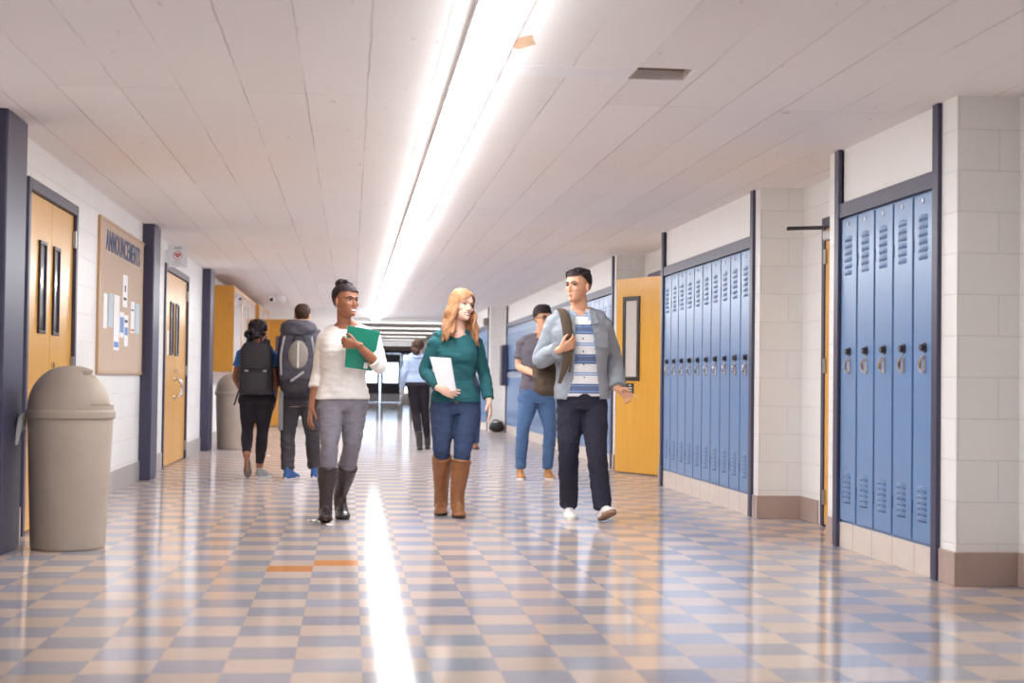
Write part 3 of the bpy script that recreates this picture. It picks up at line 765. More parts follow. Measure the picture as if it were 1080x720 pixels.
def face_parts(h, root, iris, brow_m, lip_m, smile, lens_open=.75, brow_r=.0042):
    k = h.k
    for q in (-1, 1):
        bm = bmesh.new(); ball(bm, h.w((q*.031, -.0735, .112)), (.0135*k, .0110*k, .0078*k*lens_open), 16, 10, h.R)
        e = obj('eye', bm, MEYE, root, True)
        bm = bmesh.new(); ball(bm, h.w((q*.031+.001, -.0822, .112)), (.0068*k, .0042*k, .0060*k), 12, 8, h.R)
        obj('iris', bm, iris, e, True)
        bm = bmesh.new(); tube(bm, [h.w(p) for p in ((q*.013, -.0935, .1285), (q*.030, -.0900, .1345), (q*.050, -.0730, .1285))], [(brow_r*k, .0032*k), (brow_r*k*1.1, .003*k), (.002*k, .002*k)], 8, 4)
        obj('eyebrow', bm, brow_m, root, True)
        bm = bmesh.new(); tube(bm, [h.w(p) for p in ((q*.0165, -.0815, .1145), (q*.031, -.0865, .1192), (q*.0455, -.0750, .1135))], [.0022*k]*3, 6, 4)
        obj('eyelash', bm, MLASH, root, True)
    up, lo = (.0490, .0335) if smile else (.0440, .0370); wd = .030 if smile else .021; ce = .006 if smile else .0
    for nm, z, r in (('upper_lip', up, .0038), ('lower_lip', lo, .0050)):
        bm = bmesh.new()
        zc = (up+lo)/2+ce
        tube(bm, [h.w(p) for p in ((-wd, -.0800, zc), (-wd*.5, -.0898, z+(ce*.4)), (0, -.0928, z), (wd*.5, -.0898, z+(ce*.4)), (wd, -.0800, zc))], [(.002*k, .002*k), (r*.8*k, .0034*k), (r*k*.85, .0038*k), (r*.8*k, .0034*k), (.002*k, .002*k)], 10, 5, side=h.R @ V((0, 0, 1)))
        obj(nm, bm, lip_m, root, True)
    if smile:
        bm = bmesh.new(); tube(bm, [h.w(p) for p in ((-wd*.72, -.0825, .0455), (-wd*.45, -.0893, .0430), (0, -.0912, .0418), (wd*.45, -.0893, .0430), (wd*.72, -.0825, .0455))], [(.002, .002), (.0060*k, .002*k), (.0075*k, .0024*k), (.0060*k, .002*k), (.002, .002)], 10, 5, side=h.R @ V((0, 0, 1)))
        obj('teeth', bm, MTEETH, root, True)
def hand(bm, wrist, d, palm, thumb, curl=(25, 25, 25, 25), k=1.0, thumb_curl=20, spread=4):
    """palm: direction the palm faces; thumb: the side the thumb leaves from"""
    d = V(d).normalized(); t = V(thumb); t = (t-d*t.dot(d)).normalized()
    p = V(palm); p = (p-d*p.dot(d)-t*p.dot(t)).normalized(); w = V(wrist)
    P = lambda x, y, z: w+(d*x+t*y+p*z)*k
    tube(bm, [P(-.03, 0, 0), P(.0, 0, 0), P(.035, .0, .001), P(.07, 0, .002), P(.090, -.001, .003)], [(.022*k, .018*k), (.025*k, .018*k), (.036*k, .0155*k), (.041*k, .0135*k), (.037*k, .010*k)], 16, 4, side=t)
    ball(bm, P(.035, .022, .010), (.018*k,)*3, 12, 8)
    for i, (y, L, x0) in enumerate(((.031, .073, .086), (.0105, .081, .090), (-.0105, .075, .087), (-.031, .060, .080))):
        a = math.radians(curl[i])*.7; pt = P(x0-.012, y, .003); q = [pt, P(x0, y, .003)]; sp = math.radians(spread)*(1.5-i); r = .0085*k
        for sg, f in ((.44, 1), (.31, 2.1), (.25, 2.9)):
            ang = a*f; dr = (d*math.cos(ang)+p*math.sin(ang))+t*math.sin(sp)*math.cos(ang); q.append(q[-1]+dr.normalized()*L*sg*k)
        tube(bm, q, [r*1.1, r*1.12, r, r*.92, r*.78], 10, 3, side=t)
    a = math.radians(thumb_curl); q = [P(.018, .020, .006), P(.040, .042, .010)]
    dr = (d*.80+t*.55+p*(.15+math.sin(a)*.5)).normalized(); q.append(q[-1]+dr*.034*k)
    dr = (d*.92+t*(.25-math.sin(a)*.5)+p*(.2+math.sin(a)*.6)).normalized(); q.append(q[-1]+dr*.028*k)
    tube(bm, q, [.014*k, .0125*k, .0105*k, .0085*k], 12, 4)

def torso(bm, pel, nk, lat0, lat1, prof, front, off=0, t0=0, t1=1, bend=0, seg=30):
    """prof: (t, half width, half depth front, half depth back); the spine runs from pel to nk"""
    pel, nk = V(pel), V(nk); ax = (nk-pel); n = 16
    ts = [t0+(t1-t0)*i/n for i in range(n+1)]; rings = []
    def itp(t):
        for a, b in zip(prof, prof[1:]):
            if t <= b[0]+1e-9:
                f = (t-a[0])/(b[0]-a[0]); f = f*f*(3-2*f)
                return [a[i]+(b[i]-a[i])*f for i in (1, 2, 3)]
        return prof[-1][1:4]
    F = V(front).normalized()
    for t in ts:
        hw, df, db = itp(t); la = (V(lat0)*(1-t)+V(lat1)*t).normalized()
        fr = (F-la*F.dot(la)-V((0, 0, F.z))).normalized()
        c = pel+ax*t-F*bend*math.sin(PI*t)
        o = []
        for i in range(seg):
            a = 2*PI*i/seg; ca, sa = math.cos(a), math.sin(a); e = 2/2.4
            x = math.copysign(abs(ca)**e, ca)*(hw+off); y = math.copysign(abs(sa)**e, sa)
            o.append(c+la*x+fr*((df+off)*y if y > 0 else (db+off)*y))
        rings.append(o)
    ring_loft(bm, rings)
MALE = [(-.20, .150, .085, .11), (-.08, .172, .100, .125), (.08, .168, .105, .115), (.30, .150, .105, .095), (.55, .165, .120, .105), (.76, .182, .122, .115), (.90, .160, .095, .105), (.97, .095, .068, .075), (1.04, .062, .055, .060)]
FEM = [(-.20, .150, .080, .11), (-.06, .176, .095, .125), (.10, .158, .095, .105), (.32, .122, .085, .080), (.52, .138, .100, .085), (.68, .148, .128, .092), (.82, .150, .100, .092), (.91, .130, .075, .085), (.97, .080, .056, .064), (1.04, .053, .048, .052)]
def limb_pts(a, b, c, bulge=.0):
    a, b, c = V(a), V(b), V(c)
    return [a, a.lerp(b, .5), b, b.lerp(c, .45), c]
def shoe_foot(ankle, toe_dir, L):
    return None
MEYE = mat('eye_white', srgb(206, 198, 192), .3, var=.01); MTEETH = mat('tooth_white', srgb(246, 243, 238), .25, var=.01)
MLASH = mat('dark_lash', srgb(40, 30, 28), .7)
def skin(name, c): return mat(name, c, .48, var=.06, scale=35, spec=.35, Subsurface_Weight=.06, Subsurface_Radius=(.01, .004, .002), Subsurface_Scale=.6)
SK = {'deep': skin('deep_brown_skin', srgb(160, 106, 80)), 'fair': skin('fair_skin', srgb(240, 196, 172)), 'tan': skin('light_tan_skin', srgb(226, 172, 140)), 'olive': skin('olive_skin', srgb(208, 150, 116)), 'brown': skin('mid_brown_skin', srgb(160, 106, 80))}
HAIRM = {}
def hairmat(name, a, b, sc=40):
    q = N(name); o = q.obj(); f = q.noise(q.scaled(o, (1, 1, .22)), sc, 4, .7)
    q.l(q.mix(f, a, b), q.b.inputs['Base Color']); q.set(Roughness=.62, Specular_IOR_Level=.18)
    q.bump(f, .6, .006); return q.m
HB = hairmat('near_black_hair', srgb(28, 22, 26), srgb(66, 54, 58)); HBR = hairmat('dark_brown_hair', srgb(40, 28, 24), srgb(92, 68, 56))
HRED = hairmat('strawberry_blond_hair', srgb(108, 62, 42), srgb(216, 164, 120), 34)

class Person:
    def __init__(s, base, label, cat='person', female=True, sk='fair', group=None):
        s.b = V((base[0], base[1], 0)); s.lab = label; s.f = female; s.sk = SK[sk]; s.bm = bmesh.new(); s.kids = []; s.prof = FEM if female else MALE
        s.k = .86 if female else 1.0; s.root = None; s.deferred = []
    def L(s, px, py, dy=0.0):
        return at(px, py, s.b.y+dy)-s.b
    def finish(s, vox=.005):
        me = fuse(s.bm, vox, 2)
        s.root = obj('person', me, s.sk, None, True, loc=s.b); tag(s.root, s.lab, 'person')
        for fn in s.deferred: fn(s.root)
        return s.root
    def part(s, name, bm_or_me, m, smooth=True, label=None, parent=None):
        """kept until the body exists"""
        h = {}
        def fn(root): h['o'] = obj(name, bm_or_me, m, (parent['o'] if parent else root), smooth, label=label)
        s.deferred.append(fn); return h
    def spine(s, pel, nk, sl, sr, hl, hr, front=(0, -1, 0), bend=0.0):
        s.pel, s.nk = V(pel), V(nk); s.lat1 = (V(sr)-V(sl)).normalized(); s.lat0 = (V(hr)-V(hl)).normalized(); s.front = V(front); s.bend = bend
        s.hl, s.hr, s.sl, s.sr = V(hl), V(hr), V(sl), V(sr)
        torso(s.bm, s.pel, s.nk, s.lat0, s.lat1, s.prof, s.front, 0, -.12, 1.02, bend); s.trap(s.bm, 0)
    def trap(s, bm, off):
        for sh in (s.sl, s.sr):
            u = (s.nk-s.pel).normalized(); m = s.nk.lerp(sh, .5)
            tube(bm, [s.nk+u*(.045 if off == 0 else .02)+(sh-s.nk)*.12, m+u*.004, sh.lerp(s.nk, .12)-u*.002], [.036*s.k+off, .044*s.k+off, .044*s.k+off], 14, 4, dome=.4)
    def tor(s, bm, off, t0, t1, sx=1.0):
        prof = [(p[0], p[1]*sx, p[2], p[3]) for p in s.prof]
        torso(bm, s.pel, s.nk, s.lat0, s.lat1, prof, s.front, off, t0, t1, s.bend)
    def arm(s, bm, sh, el, wr, off=0, to=1.0, cuff=0, rad=None):
        k = s.k; R = rad or [.054*k, .047*k, .040*k, .040*k, .026*k]
        pts = limb_pts(sh, el, wr); R = [r+off for r in R]
        if to < 1:
            # stop short of the wrist: to = .5 is the elbow
            if to > .5:
                e = V(el).lerp(V(wr), (to-.5)*2); pts = pts[:3]+[V(el).lerp(e, .5), e]; f = (to-.5)*2
                R = R[:3]+[R[2]+(R[3]-R[2])*min(1, f), R[2]+(R[4]-R[2])*f*.8+cuff]
            else:
                e = V(sh).lerp(V(el), to*2); pts = [pts[0], V(sh).lerp(e, .5), e]; R = [R[0], R[1], R[1]+cuff]
        else: R[-1] += cuff
        tube(bm, pts, R, 16, 5, dome=.7, dome_end=.5 if to >= 1 else .12)
    def leg(s, bm, hip, kn, an, off=0, rad=None, to=1.0):
        R = rad or ([.088, .075, .053, .053, .034] if s.f else [.090, .078, .056, .056, .038])
        pts = limb_pts(hip, kn, an); R = [r+off for r in R]
        tube(bm, pts, R, 18, 5, side=(1, 0, 0), dome=.3)
    def foot(s, an, toe, r=.032):
        an, toe = V(an), V(toe); d = (toe-an); d.z = 0; d.normalize()
        t2 = an+(toe-an)*.62; tube(s.bm, [an+V((0, 0, .02)), an-V((0, 0, .025)), V((t2.x, t2.y, toe.z))], [r*.8, r*.72, r*.45], 12, 4)
def shoe(P, an, toe, heel, wid, m, sole_m, top=.075, name='shoe', tw=1.0, laces=None):
    """heel and toe: points on the ground plane of the sole (they may be lifted)"""
    toe, heel, an = V(toe), V(heel), V(an); d = (toe-heel); Ln = d.length; d.normalize(); side = d.cross(V((0, 0, 1))).normalized(); up = side.cross(d)
    bm = bmesh.new()
    st = [(-.02, .40, .45), (.04, .68, .95), (.2, .76, 1.05), (.36, .78, .98), (.55, .88, .60), (.75, 1.0, .36), (.92, .80, .28), (1.0, .45, .18)]
    rings = []; seg = 20
    for t, w, h in st:
        c = heel+d*Ln*t; o = []
        for i in range(seg):
            a = 2*PI*i/seg; x = math.cos(a)*wid*w*tw; z = math.sin(a)
            z = (z if z > 0 else z*.12)*top*h*1.15
            o.append(c+side*x+up*(z+.016))
        rings.append(o)
    ring_loft(bm, rings)
    hs = P.part(name, fuse(bm, .005, 2), m)
    bm = bmesh.new(); rings = []
    for z in (0.0, .022):
        o = []
        for i in range(28):
            a = 2*PI*i/28; x = math.cos(a); y = math.sin(a)
            wv = wid*(.98 if y > 0 else .80)*(1-.22*math.exp(-((y+.15)/.3)**2))
            o.append(heel+d*(Ln*(.5+y*.53))+side*(math.copysign(abs(x)**.85, x)*wv*tw*1.02)+up*z)
        rings.append(o)
    ring_loft(bm, rings); P.part('sole', bm, sole_m, False, parent=hs)
    if laces:
        bm = bmesh.new()
        for k in range(4):
            c = heel+d*Ln*(.42+.075*k)+up*(.016+top*1.15*(.70-.11*k)+.004)
            tube(bm, [c-side*wid*.42-up*.010, c, c+side*wid*.42-up*.010], [.0035]*3, 6, 3)
        P.part('shoelaces', bm, laces, True, parent=hs)
    return hs
def boot(P, knee_top, an, toe, heel, m, sole_m, r_top=.062, r_an=.043, wid=.045, name='boot', heelh=.03):
    bm = bmesh.new(); kt, an = V(knee_top), V(an); toe, heel = V(toe), V(heel)
    d = (toe-heel); Ln = d.length; d.normalize(); side = d.cross(V((0, 0, 1))).normalized(); up = side.cross(d)
    mid = kt.lerp(an, .45); ax = (kt-an).normalized()
    tube(bm, [kt+ax*.0, kt.lerp(an, .15), mid, kt.lerp(an, .8), an, heel+d*.05+up*.055], [r_top, r_top*.99, r_top*.92, r_an*1.08, r_an, r_an*.98], 20, 5, side=side, dome=.02)
    rings = []
    for t, w, h in [(-.0, .60, .75), (.15, .78, 1.15), (.35, .86, 1.15), (.55, .94, .80), (.75, 1, .45), (.92, .84, .34), (1.0, .5, .2)]:
        c = heel+d*Ln*t; o = []
        for i in range(20):
            a = 2*PI*i/20; z = math.sin(a); z = (z if z > 0 else z*.10)*.085*h
            o.append(c+side*math.cos(a)*wid*w+up*(z+.018))
        rings.append(o)
    ring_loft(bm, rings)
    wr = folds(.004, 14, 40)
    hs = P.part(name, fuse(bm, .005, 2, None, wr), m)
    bm = bmesh.new(); ring_loft(bm, [[heel+d*(Ln*(.5+math.sin(2*PI*i/26)*.53))+side*math.cos(2*PI*i/26)*wid*(.98 if math.sin(2*PI*i/26) > -.1 else .84)+up*z for i in range(26)] for z in (.006, .022)])
    ring_loft(bm, [[heel+d*(.030+math.sin(2*PI*i/18)*.034)+side*math.cos(2*PI*i/18)*wid*.72+up*z for i in range(18)] for z in (-.0, .02)])
    P.part('sole', bm, sole_m, False, parent=hs)
    bm = bmesh.new(); tube(bm, [kt-ax*.004, kt-ax*.022], [r_top+.002]*2, 22, 1, side, 0, False); P.part('cuff_band', bm, m, True, parent=hs)
    return hs
def gz(P, px, py, dy):
    """a point on the floor under this bearing, dy off the person's base"""
    q = P.L(px, py, dy); q.z = 0; return q

# ===== woman in the white sweater with the green folder
C_CREAM = m_cloth('cream_knit', srgb(232, 228, 224), weave=260, bump=.3); C_GREY = m_cloth('grey_stretch_denim', srgb(128, 124, 134), weave=300, bump=.3)
L_BLACK = mat('black_brown_leather', srgb(58, 48, 50), .32, var=.15, scale=12, bump=.1); L_TAN = mat('tan_leather', srgb(146, 94, 56), .38, var=.15, scale=10, bump=.1)
SOLE = mat('dark_sole', srgb(50, 42, 40), .7); SOLEW = mat('white_sole', srgb(232, 228, 222), .6); SOLEG = mat('worn_gum_sole', srgb(172, 136, 112), .7, var=.2)
c = at(352, 549, 9.95)
p1 = Person((c.x, 9.95), 'woman in cream sweater and grey jeans holding a green folder to her chest', sk='deep')
L = p1.L
p1.spine(L(361, 424, .02), L(365, 345, 0), L(343, 353, .04), L(392, 354, -.02), L(348, 425, 0), L(374, 425, .03), front=(.12, -1, 0))
h = Head(L(364.5, 317.5, -.02), yaw=.68, pitch=-.06, roll=.04, k=.98); h.skull(p1.bm)
tube(p1.bm, [L(363, 350, .015), L(363, 340, .012), L(363, 326, .005)], [.056, .049, .050], 16, 4)
s1, e1, w1 = L(344, 356, .03), L(336, 394, .06), L(328.5, 431, -.02)
p1.arm(p1.bm, s1, e1, w1); hand(p1.bm, w1, w1-e1+V((0, -.03, 0)), (1, .3, 0), (.3, -1, 0), (22, 24, 26, 28), .92)
s2, e2, w2 = L(392.5, 357.5, -.02), L(400.5, 386, -.145), L(377, 363.5, -.27)
p1.arm(p1.bm, s2, e2, w2); hand(p1.bm, w2, (-1, .02, .12), (0.1, 1, 0), (.1, -.3, 1), (62, 64, 66, 66), .92, 30, 1)
hips = (L(349, 428, 0), L(373, 428, .03))
k1, a1 = L(347.5, 470, -.12), L(343.5, 530, -.10); k2, a2 = L(371, 470, .02), L(358.5, 528, .24)
p1.leg(p1.bm, hips[0], k1, a1, 0, [.088, .075, .053, .040, .018]); p1.leg(p1.bm, hips[1], k2, a2, 0, [.088, .075, .053, .040, .018])
p1.foot(a1, V((a1.x+.01, a1.y-.14, .03))); p1.foot(a2, V((a2.x+.03, a2.y-.14, .03)))
# clothing
bm = bmesh.new(); p1.tor(bm, .016, .04, .97, 1.06)
tube(bm, [p1.pel.lerp(p1.nk, .06), p1.pel.lerp(p1.nk, .25), p1.pel.lerp(p1.nk, .42)], [(.168, .120), (.160, .112), (.140, .105)], 26, 4, side=p1.lat0, dome=.05)
p1.trap(bm, .014); p1.arm(bm, s1, e1, w1, .016, .70, .006); p1.arm(bm, s2, e2, w2, .018, .64, .004)
nkp = L(364, 341, -.05)
def neckcut(c0, rx, ry, rz):
    return lambda p: ((p.x-c0.x)/rx)**2+((p.y-c0.y)/ry)**2+((p.z-c0.z)/rz)**2 < 1
p1.part('sweater', fuse(bm, .006, 4, neckcut(nkp+V((0, .02, .02)), .112, .20, .050), folds(.007)), C_CREAM)
bm = bmesh.new(); p1.tor(bm, .006, -.12, .16)
for hp_, kk, aa in ((hips[0], k1, a1), (hips[1], k2, a2)): tube(bm, [hp_, hp_.lerp(kk, .5), kk, kk.lerp(aa, .25), kk.lerp(aa, .46)], [.094, .081, .060, .059, .054], 18, 5, side=(1, 0, 0), dome=.1)
p1.part('jeans', fuse(bm, .006, 3, None, folds(.0065, 10, 30, 3)), C_GREY)
for kk, aa, dx, tdx in ((k1, a1, 0, .00), (k2, a2, .02, .035)):
    hl = V((aa.x, aa.y+.05, 0)); to = V((aa.x+tdx, aa.y-.165, 0.0))
    if dx == 0: to.z = .03
    boot(p1, kk.lerp(aa, .36), aa+V((0, .01, .035)), to, hl, L_BLACK, SOLE, .070, .047, .050)
# hair: cropped back and sides swept up into a top knot
bmx = h.cap(.009, .012, lambda q: (q.z > .176-.70*max(0, q.y+.055)-.55*max(0, q.y-.02) and q.z > .035 and not (abs(q.x) > .06 and -.01 < q.y < .035 and q.z < .128)), .004)
hb = p1.part('hair', bmx, HB)
bm = bmesh.new()
for i in range(44):
    a = random.uniform(0, 2*PI); r = random.uniform(0, .050); z = random.uniform(-.030, .022)*(1-.4*r/.05)
    ball(bm, h.w((r*math.cos(a), .022+r*math.sin(a)*.9, .234+z)), random.uniform(.014, .022), 10, 7)
p1.part('top_knot', fuse(bm, .005, 1, None, lambda p: .004*noise.noise(p*90)), HB, parent=hb)
IR_D = mat('dark_iris', srgb(34, 22, 18), .15); IR_B = mat('blue_grey_iris', srgb(84, 104, 112), .15)
p1.deferred.append(lambda r, h=h: face_parts(h, r, IR_D, HB, mat('rose_brown_lip', srgb(150, 78, 68), .35), True))
bm = bmesh.new(); ball(bm, h.w((-.078, .004, .070)), .006); p1.part('earring', bm, M['chrome'])
p1.finish(.0045)
# green folder
def slab(name, label, cat, corners, thick, back, m, base, sub=()):
    bm = bmesh.new(); q = [V(c)-base for c in corners]; t = V(back).normalized()*thick
    ring_loft(bm, [q, [p+t for p in q]]); o = obj(name, bm, m, loc=base, bevel=.0015); tag(o, label, cat); return o, q, t
GRN = mat('green_folder_card', srgb(24, 134, 110), .35, var=.05)
Yf = 9.95-.275
fo, q, t = slab('folder', 'green folder held against the cream sweater', 'folder', [at(366.5, 343, 9.72), at(401, 349, 9.785), at(392.5, 391, 9.835), at(363.5, 387, 9.755)], .012, (0, 1, 0), GRN, at(382, 367, Yf))
bm = bmesh.new(); cq = sum(q, V())/4; qq = [cq+(p-cq)*.985+t*1.05+V((-.004, 0, -.006)) for p in q]; ring_loft(bm, [qq, [p+t*.5 for p in qq]]); obj('folder_pages', bm, M['paperw'], fo, label='white pages showing at the folder edge')
bm = bmesh.new(); a_ = q[2]; ux = (q[3]-q[2]).normalized(); uz = (q[1]-q[2]).normalized(); nn = V((0, -1, 0))
qq = [a_+ux*.038+uz*.010, a_+ux*.068+uz*.010, a_+ux*.068+uz*.050, a_+ux*.038+uz*.050]
ring_loft(bm, [[p+nn*.0005 for p in qq], [p+nn*.0025 for p in qq]]); obj('folder_sticker', bm, M['paperw'], fo, label='small white sticker on the lower corner')

# ===== woman in the teal top with the white notebook
C_TEAL = m_cloth('teal_jersey', srgb(46, 98, 104), weave=300, bump=.3); C_DEN = m_cloth('dark_blue_denim', srgb(60, 74, 104), weave=320, bump=.3, var=.25)
C_DEN2 = m_cloth('mid_blue_denim', srgb(82, 110, 148), weave=320, bump=.3, var=.25)
c = at(474, 543, 10.4)
p2 = Person((c.x, 10.4), 'woman with long reddish hair in teal top, jeans and tan boots', sk='fair')
L = p2.L
p2.spine(L(480, 427, 0), L(482, 351, 0), L(458, 356, -.03), L(503, 358, .04), L(467, 430, -.01), L(493, 430, .01), front=(.02, -1, 0))
h = Head(L(487, 322, -.03), yaw=.55, pitch=-.02, roll=.16, k=.98); h.skull(p2.bm)
tube(p2.bm, [L(482, 357, .01), L(483, 347, .008), L(484.5, 332, 0)], [.056, .048, .050], 16, 4)
s1, e1, w1 = L(460, 360, -.03), L(448.5, 391, .02), L(464, 410, -.19)
p2.arm(p2.bm, s1, e1, w1); hand(p2.bm, w1, (1, -.05, -.34), (0, 1, .1), (.3, -.2, 1), (20, 24, 28, 32), .92, 10)
s2, e2, w2 = L(501, 361, .04), L(510.5, 394, .10), L(516, 424, -.03)
p2.arm(p2.bm, s2, e2, w2); hand(p2.bm, w2, w2-e2+V((.0, .03, 0)), (-1, -.1, 0), (-.2, -1, 0), (18, 22, 28, 32), .95)
hips = (L(467.5, 431, -.01), L(492.5, 431, .01))
k1, a1 = L(466, 470, -.06), L(465.5, 522, .10); k2, a2 = L(488, 474, -.08), L(482.5, 524, -.08)
p2.leg(p2.bm, hips[0], k1, a1, 0, [.088, .075, .053, .040, .018]); p2.leg(p2.bm, hips[1], k2, a2, 0, [.088, .075, .053, .040, .018])
p2.foot(a1, V((a1.x, a1.y-.14, .03))); p2.foot(a2, V((a2.x, a2.y-.14, .03)))
bm = bmesh.new(); p2.tor(bm, .008, .04, .97)
p2.tor(bm, .017, .04, .32); p2.trap(bm, .010); p2.arm(bm, s1, e1, w1, .012, .94, .002); p2.arm(bm, s2, e2, w2, .012, .94, .002)
p2.part('top', fuse(bm, .006, 3, neckcut(L(482, 342.5, -.09), .082, .14, .092), folds(.008, 10, 26, 5)), C_TEAL)
bm = bmesh.new(); p2.tor(bm, .006, -.12, .14)
for hp_, kk, aa in ((hips[0], k1, a1), (hips[1], k2, a2)): tube(bm, [hp_, hp_.lerp(kk, .5), kk, kk.lerp(aa, .15), kk.lerp(aa, .30)], [.096, .084, .064, .060, .054], 18, 5, side=(1, 0, 0), dome=.1)
p2.part('jeans', fuse(bm, .006, 3, None, folds(.006, 10, 28, 8)), C_DEN)
bm = bmesh.new(); ball(bm, L(481.5, 424.5, -.115), .009); p2.part('jeans_button', bm, L_TAN)
for kk, aa, tx in ((k1, a1, -.012), (k2, a2, .01)):
    hl = V((aa.x, aa.y+.05, 0)); to = V((aa.x+tx, aa.y-.17, 0))
    boot(p2, kk.lerp(aa, .20), aa+V((0, .01, .03)), to, hl, L_TAN, SOLE, .071, .052, .050)
# long wavy hair: cap plus locks falling on both shoulders
bm = bmesh.new()
ring_loft(bm, [h.ring(z+.012*((z/.22)**3), hw, yf, yb, .012) for z, hw, yf, yb in h.RINGS[4:]])
for i in range(46):
    u = i/45; ang = -.20*PI+u*1.40*PI      # around the back of the head from temple to temple
    side_ = math.cos(ang)
    x0 = .066*math.cos(ang); y0 = .012+.078*math.sin(ang)
    ln = random.uniform(.19, .27) if abs(side_) > .5 else random.uniform(.17, .24)
    ph = random.uniform(0, 6); fw = -.04 if side_ > .4 else (-.035 if side_ < -.4 else .02)
    top = h.w((x0*.75, y0*.8-.005, .200)); pts = [top, h.w((x0*1.18, y0*1.06, .15)), h.w((x0*1.28, y0*1.1, .09))]
    q0 = pts[-1]
    for k in range(1, 6):
        f = k/5; pts.append(q0+V((side_*.045*f**.7+.013*math.sin(ph+k*1.5), fw*f*1.6+.010*math.cos(ph+k*1.3)+(.03*f if abs(side_) < .5 else 0), -ln*f)))
    tube(bm, pts, [.010, .014, .016, .016, .015, .014, .011, .004], 8, 4)
# face stays free
def hair_face(q):
    i = h.inv(q)
    return i.y < -.030 and abs(i.x+.004) < .060 and i.z < .196-.9*max(0, abs(i.x-.012)-.0) and i.z > -.10
me = fuse(bm, .005, 1, hair_face, lambda p: .003*noise.noise(V((p.x*80, p.y*80, p.z*18))))
p2.part('hair', me, HRED)
p2.deferred.append(lambda r, h=h: face_parts(h, r, IR_B, HRED, mat('rose_lip', srgb(204, 110, 104), .35), True, brow_r=.003))
p2.finish(.0045)
Yn = 10.4-.245
nbk, q, t = slab('notebook', 'white spiral notebook held by the woman in teal', 'notebook', [at(453, 376, Yn+.03), at(475.5, 377.5, Yn), at(481.5, 412, Yn+.03), at(464, 412.5, Yn+.06)], .016, (0, 1, 0), M['paperw'], at(468, 395, Yn))
bm = bmesh.new()
for k in range(18):
    f = (k+.5)/18; cc = q[1].lerp(q[2], f)+V((-.006, 0, 0))
    tube(bm, [cc+V((0, -.004, 0)), cc+V((.010, .006, 0)), cc+V((0, .018, 0))], [.0015]*3, 6, 3)
obj('spiral_binding', bm, M['steel'], nbk, True)
bm = bmesh.new(); cq = sum(q, V())/4; qq = [cq+(p-cq)*.985+t*1.02 for p in q]; ring_loft(bm, [qq, [p+t*.3 for p in qq]]); obj('notebook_pages', bm, mat('grey_page_edges', srgb(216, 214, 216), .8), nbk)

# ===== man in grey jacket and striped shirt with backpack on one shoulder
def m_stripes(z0):
    q = N('striped_shirt_cloth'); o = q.obj(); sx = q.n('ShaderNodeSeparateXYZ'); q.l(o, sx.inputs[0])
    z = q.math('FRACT', q.math('DIVIDE', q.math('ADD', sx.outputs[2], z0), .205))
    Wc, Bl, Sl = srgb(236, 236, 238), srgb(128, 164, 214), srgb(104, 118, 152)
    st = [(0, Wc), (.08, Bl), (.12, Wc), (.15, Bl), (.19, Wc), (.47, Sl), (.52, Bl), (.56, Sl), (.72, Bl), (.75, Sl), (.80, Wc)]
    rp = q.n('ShaderNodeValToRGB'); rp.color_ramp.interpolation = 'CONSTANT'; e = rp.color_ramp.elements
    while len(e) > 1: e.remove(e[-1])
    e[0].position = 0; e[0].color = Wc
    for p, c_ in st[1:]: k = e.new(p); k.color = c_
    q.l(z, rp.inputs[0]); q.l(rp.outputs[0], q.b.inputs['Base Color']); q.set(Roughness=.8, Specular_IOR_Level=.2)
    q.bump(q.noise(o, 250, 2), .1, .002); return q.m
def m_quilt():
    q = N('grey_quilted_cloth'); o = q.obj(); sx = q.n('ShaderNodeSeparateXYZ'); q.l(o, sx.inputs[0])
    def dia(a): return q.math('ABSOLUTE', q.math('SUBTRACT', q.math('FRACT', q.math('DIVIDE', a, .055)), .5))
    u = q.math('ADD', sx.outputs[0], sx.outputs[2]); v = q.math('SUBTRACT', sx.outputs[0], sx.outputs[2])
    d = q.math('MINIMUM', dia(u), dia(v))
    f = q.noise(o, 10, 4); q.l(q.mix(f, srgb(138, 146, 156), srgb(166, 172, 180)), q.b.inputs['Base Color']); q.set(Roughness=.65, Specular_IOR_Level=.3)
    q.bump(q.math('POWER', q.math('MULTIPLY', d, 2), .5), .35, .006); return q.m
C_NAVY = m_cloth('blue_black_chino', srgb(50, 50, 64), weave=300, bump=.25, var=.15); C_QUILT = m_quilt()
C_BROWN = m_cloth('brown_canvas', srgb(96, 82, 70), weave=200, bump=.2)
c = at(616, 549, 10.05)
p3 = Person((c.x, 10.05), 'man in grey quilted jacket and blue striped shirt, pointing with one hand', female=False, sk='tan')
L = p3.L
p3.spine(L(614, 421, 0), L(611, 331, .0), L(585, 336, .02), L(637, 338, 0), L(602, 424, 0), L(626, 424, .01), front=(-.04, -1, 0))
h = Head(L(610, 301.5, -.02), yaw=-.80, pitch=-.02, roll=-.02, k=1.02); h.skull(p3.bm)
tube(p3.bm, [L(611, 338, .012), L(611, 328, .01), L(610, 312, .0)], [.066, .058, .058], 16, 4)
s1, e1, w1 = L(587, 340, .02), L(570, 379, .08), L(591, 368.5, -.20)
p3.arm(p3.bm, s1, e1, w1); hand(p3.bm, w1, (1, -.1, .50), (.2, 1, 0), (.1, -.5, .9), (48, 52, 55, 58), 1.0, 35)
s2, e2, w2 = L(634, 342, .0), L(647, 377, .10), L(652.5, 411, -.06)
p3.arm(p3.bm, s2, e2, w2); hand(p3.bm, w2, (.62, -.45, -.42), (-.55, .2, -.7), (.5, -.75, .25), (3, 48, 54, 58), 1.0, 15)
hips = (L(602, 427, 0), L(626, 427, .01))
k1, a1 = L(599.5, 476, -.02), L(600, 532, .20); k2, a2 = L(629, 474, -.12), L(635.5, 535, -.12)
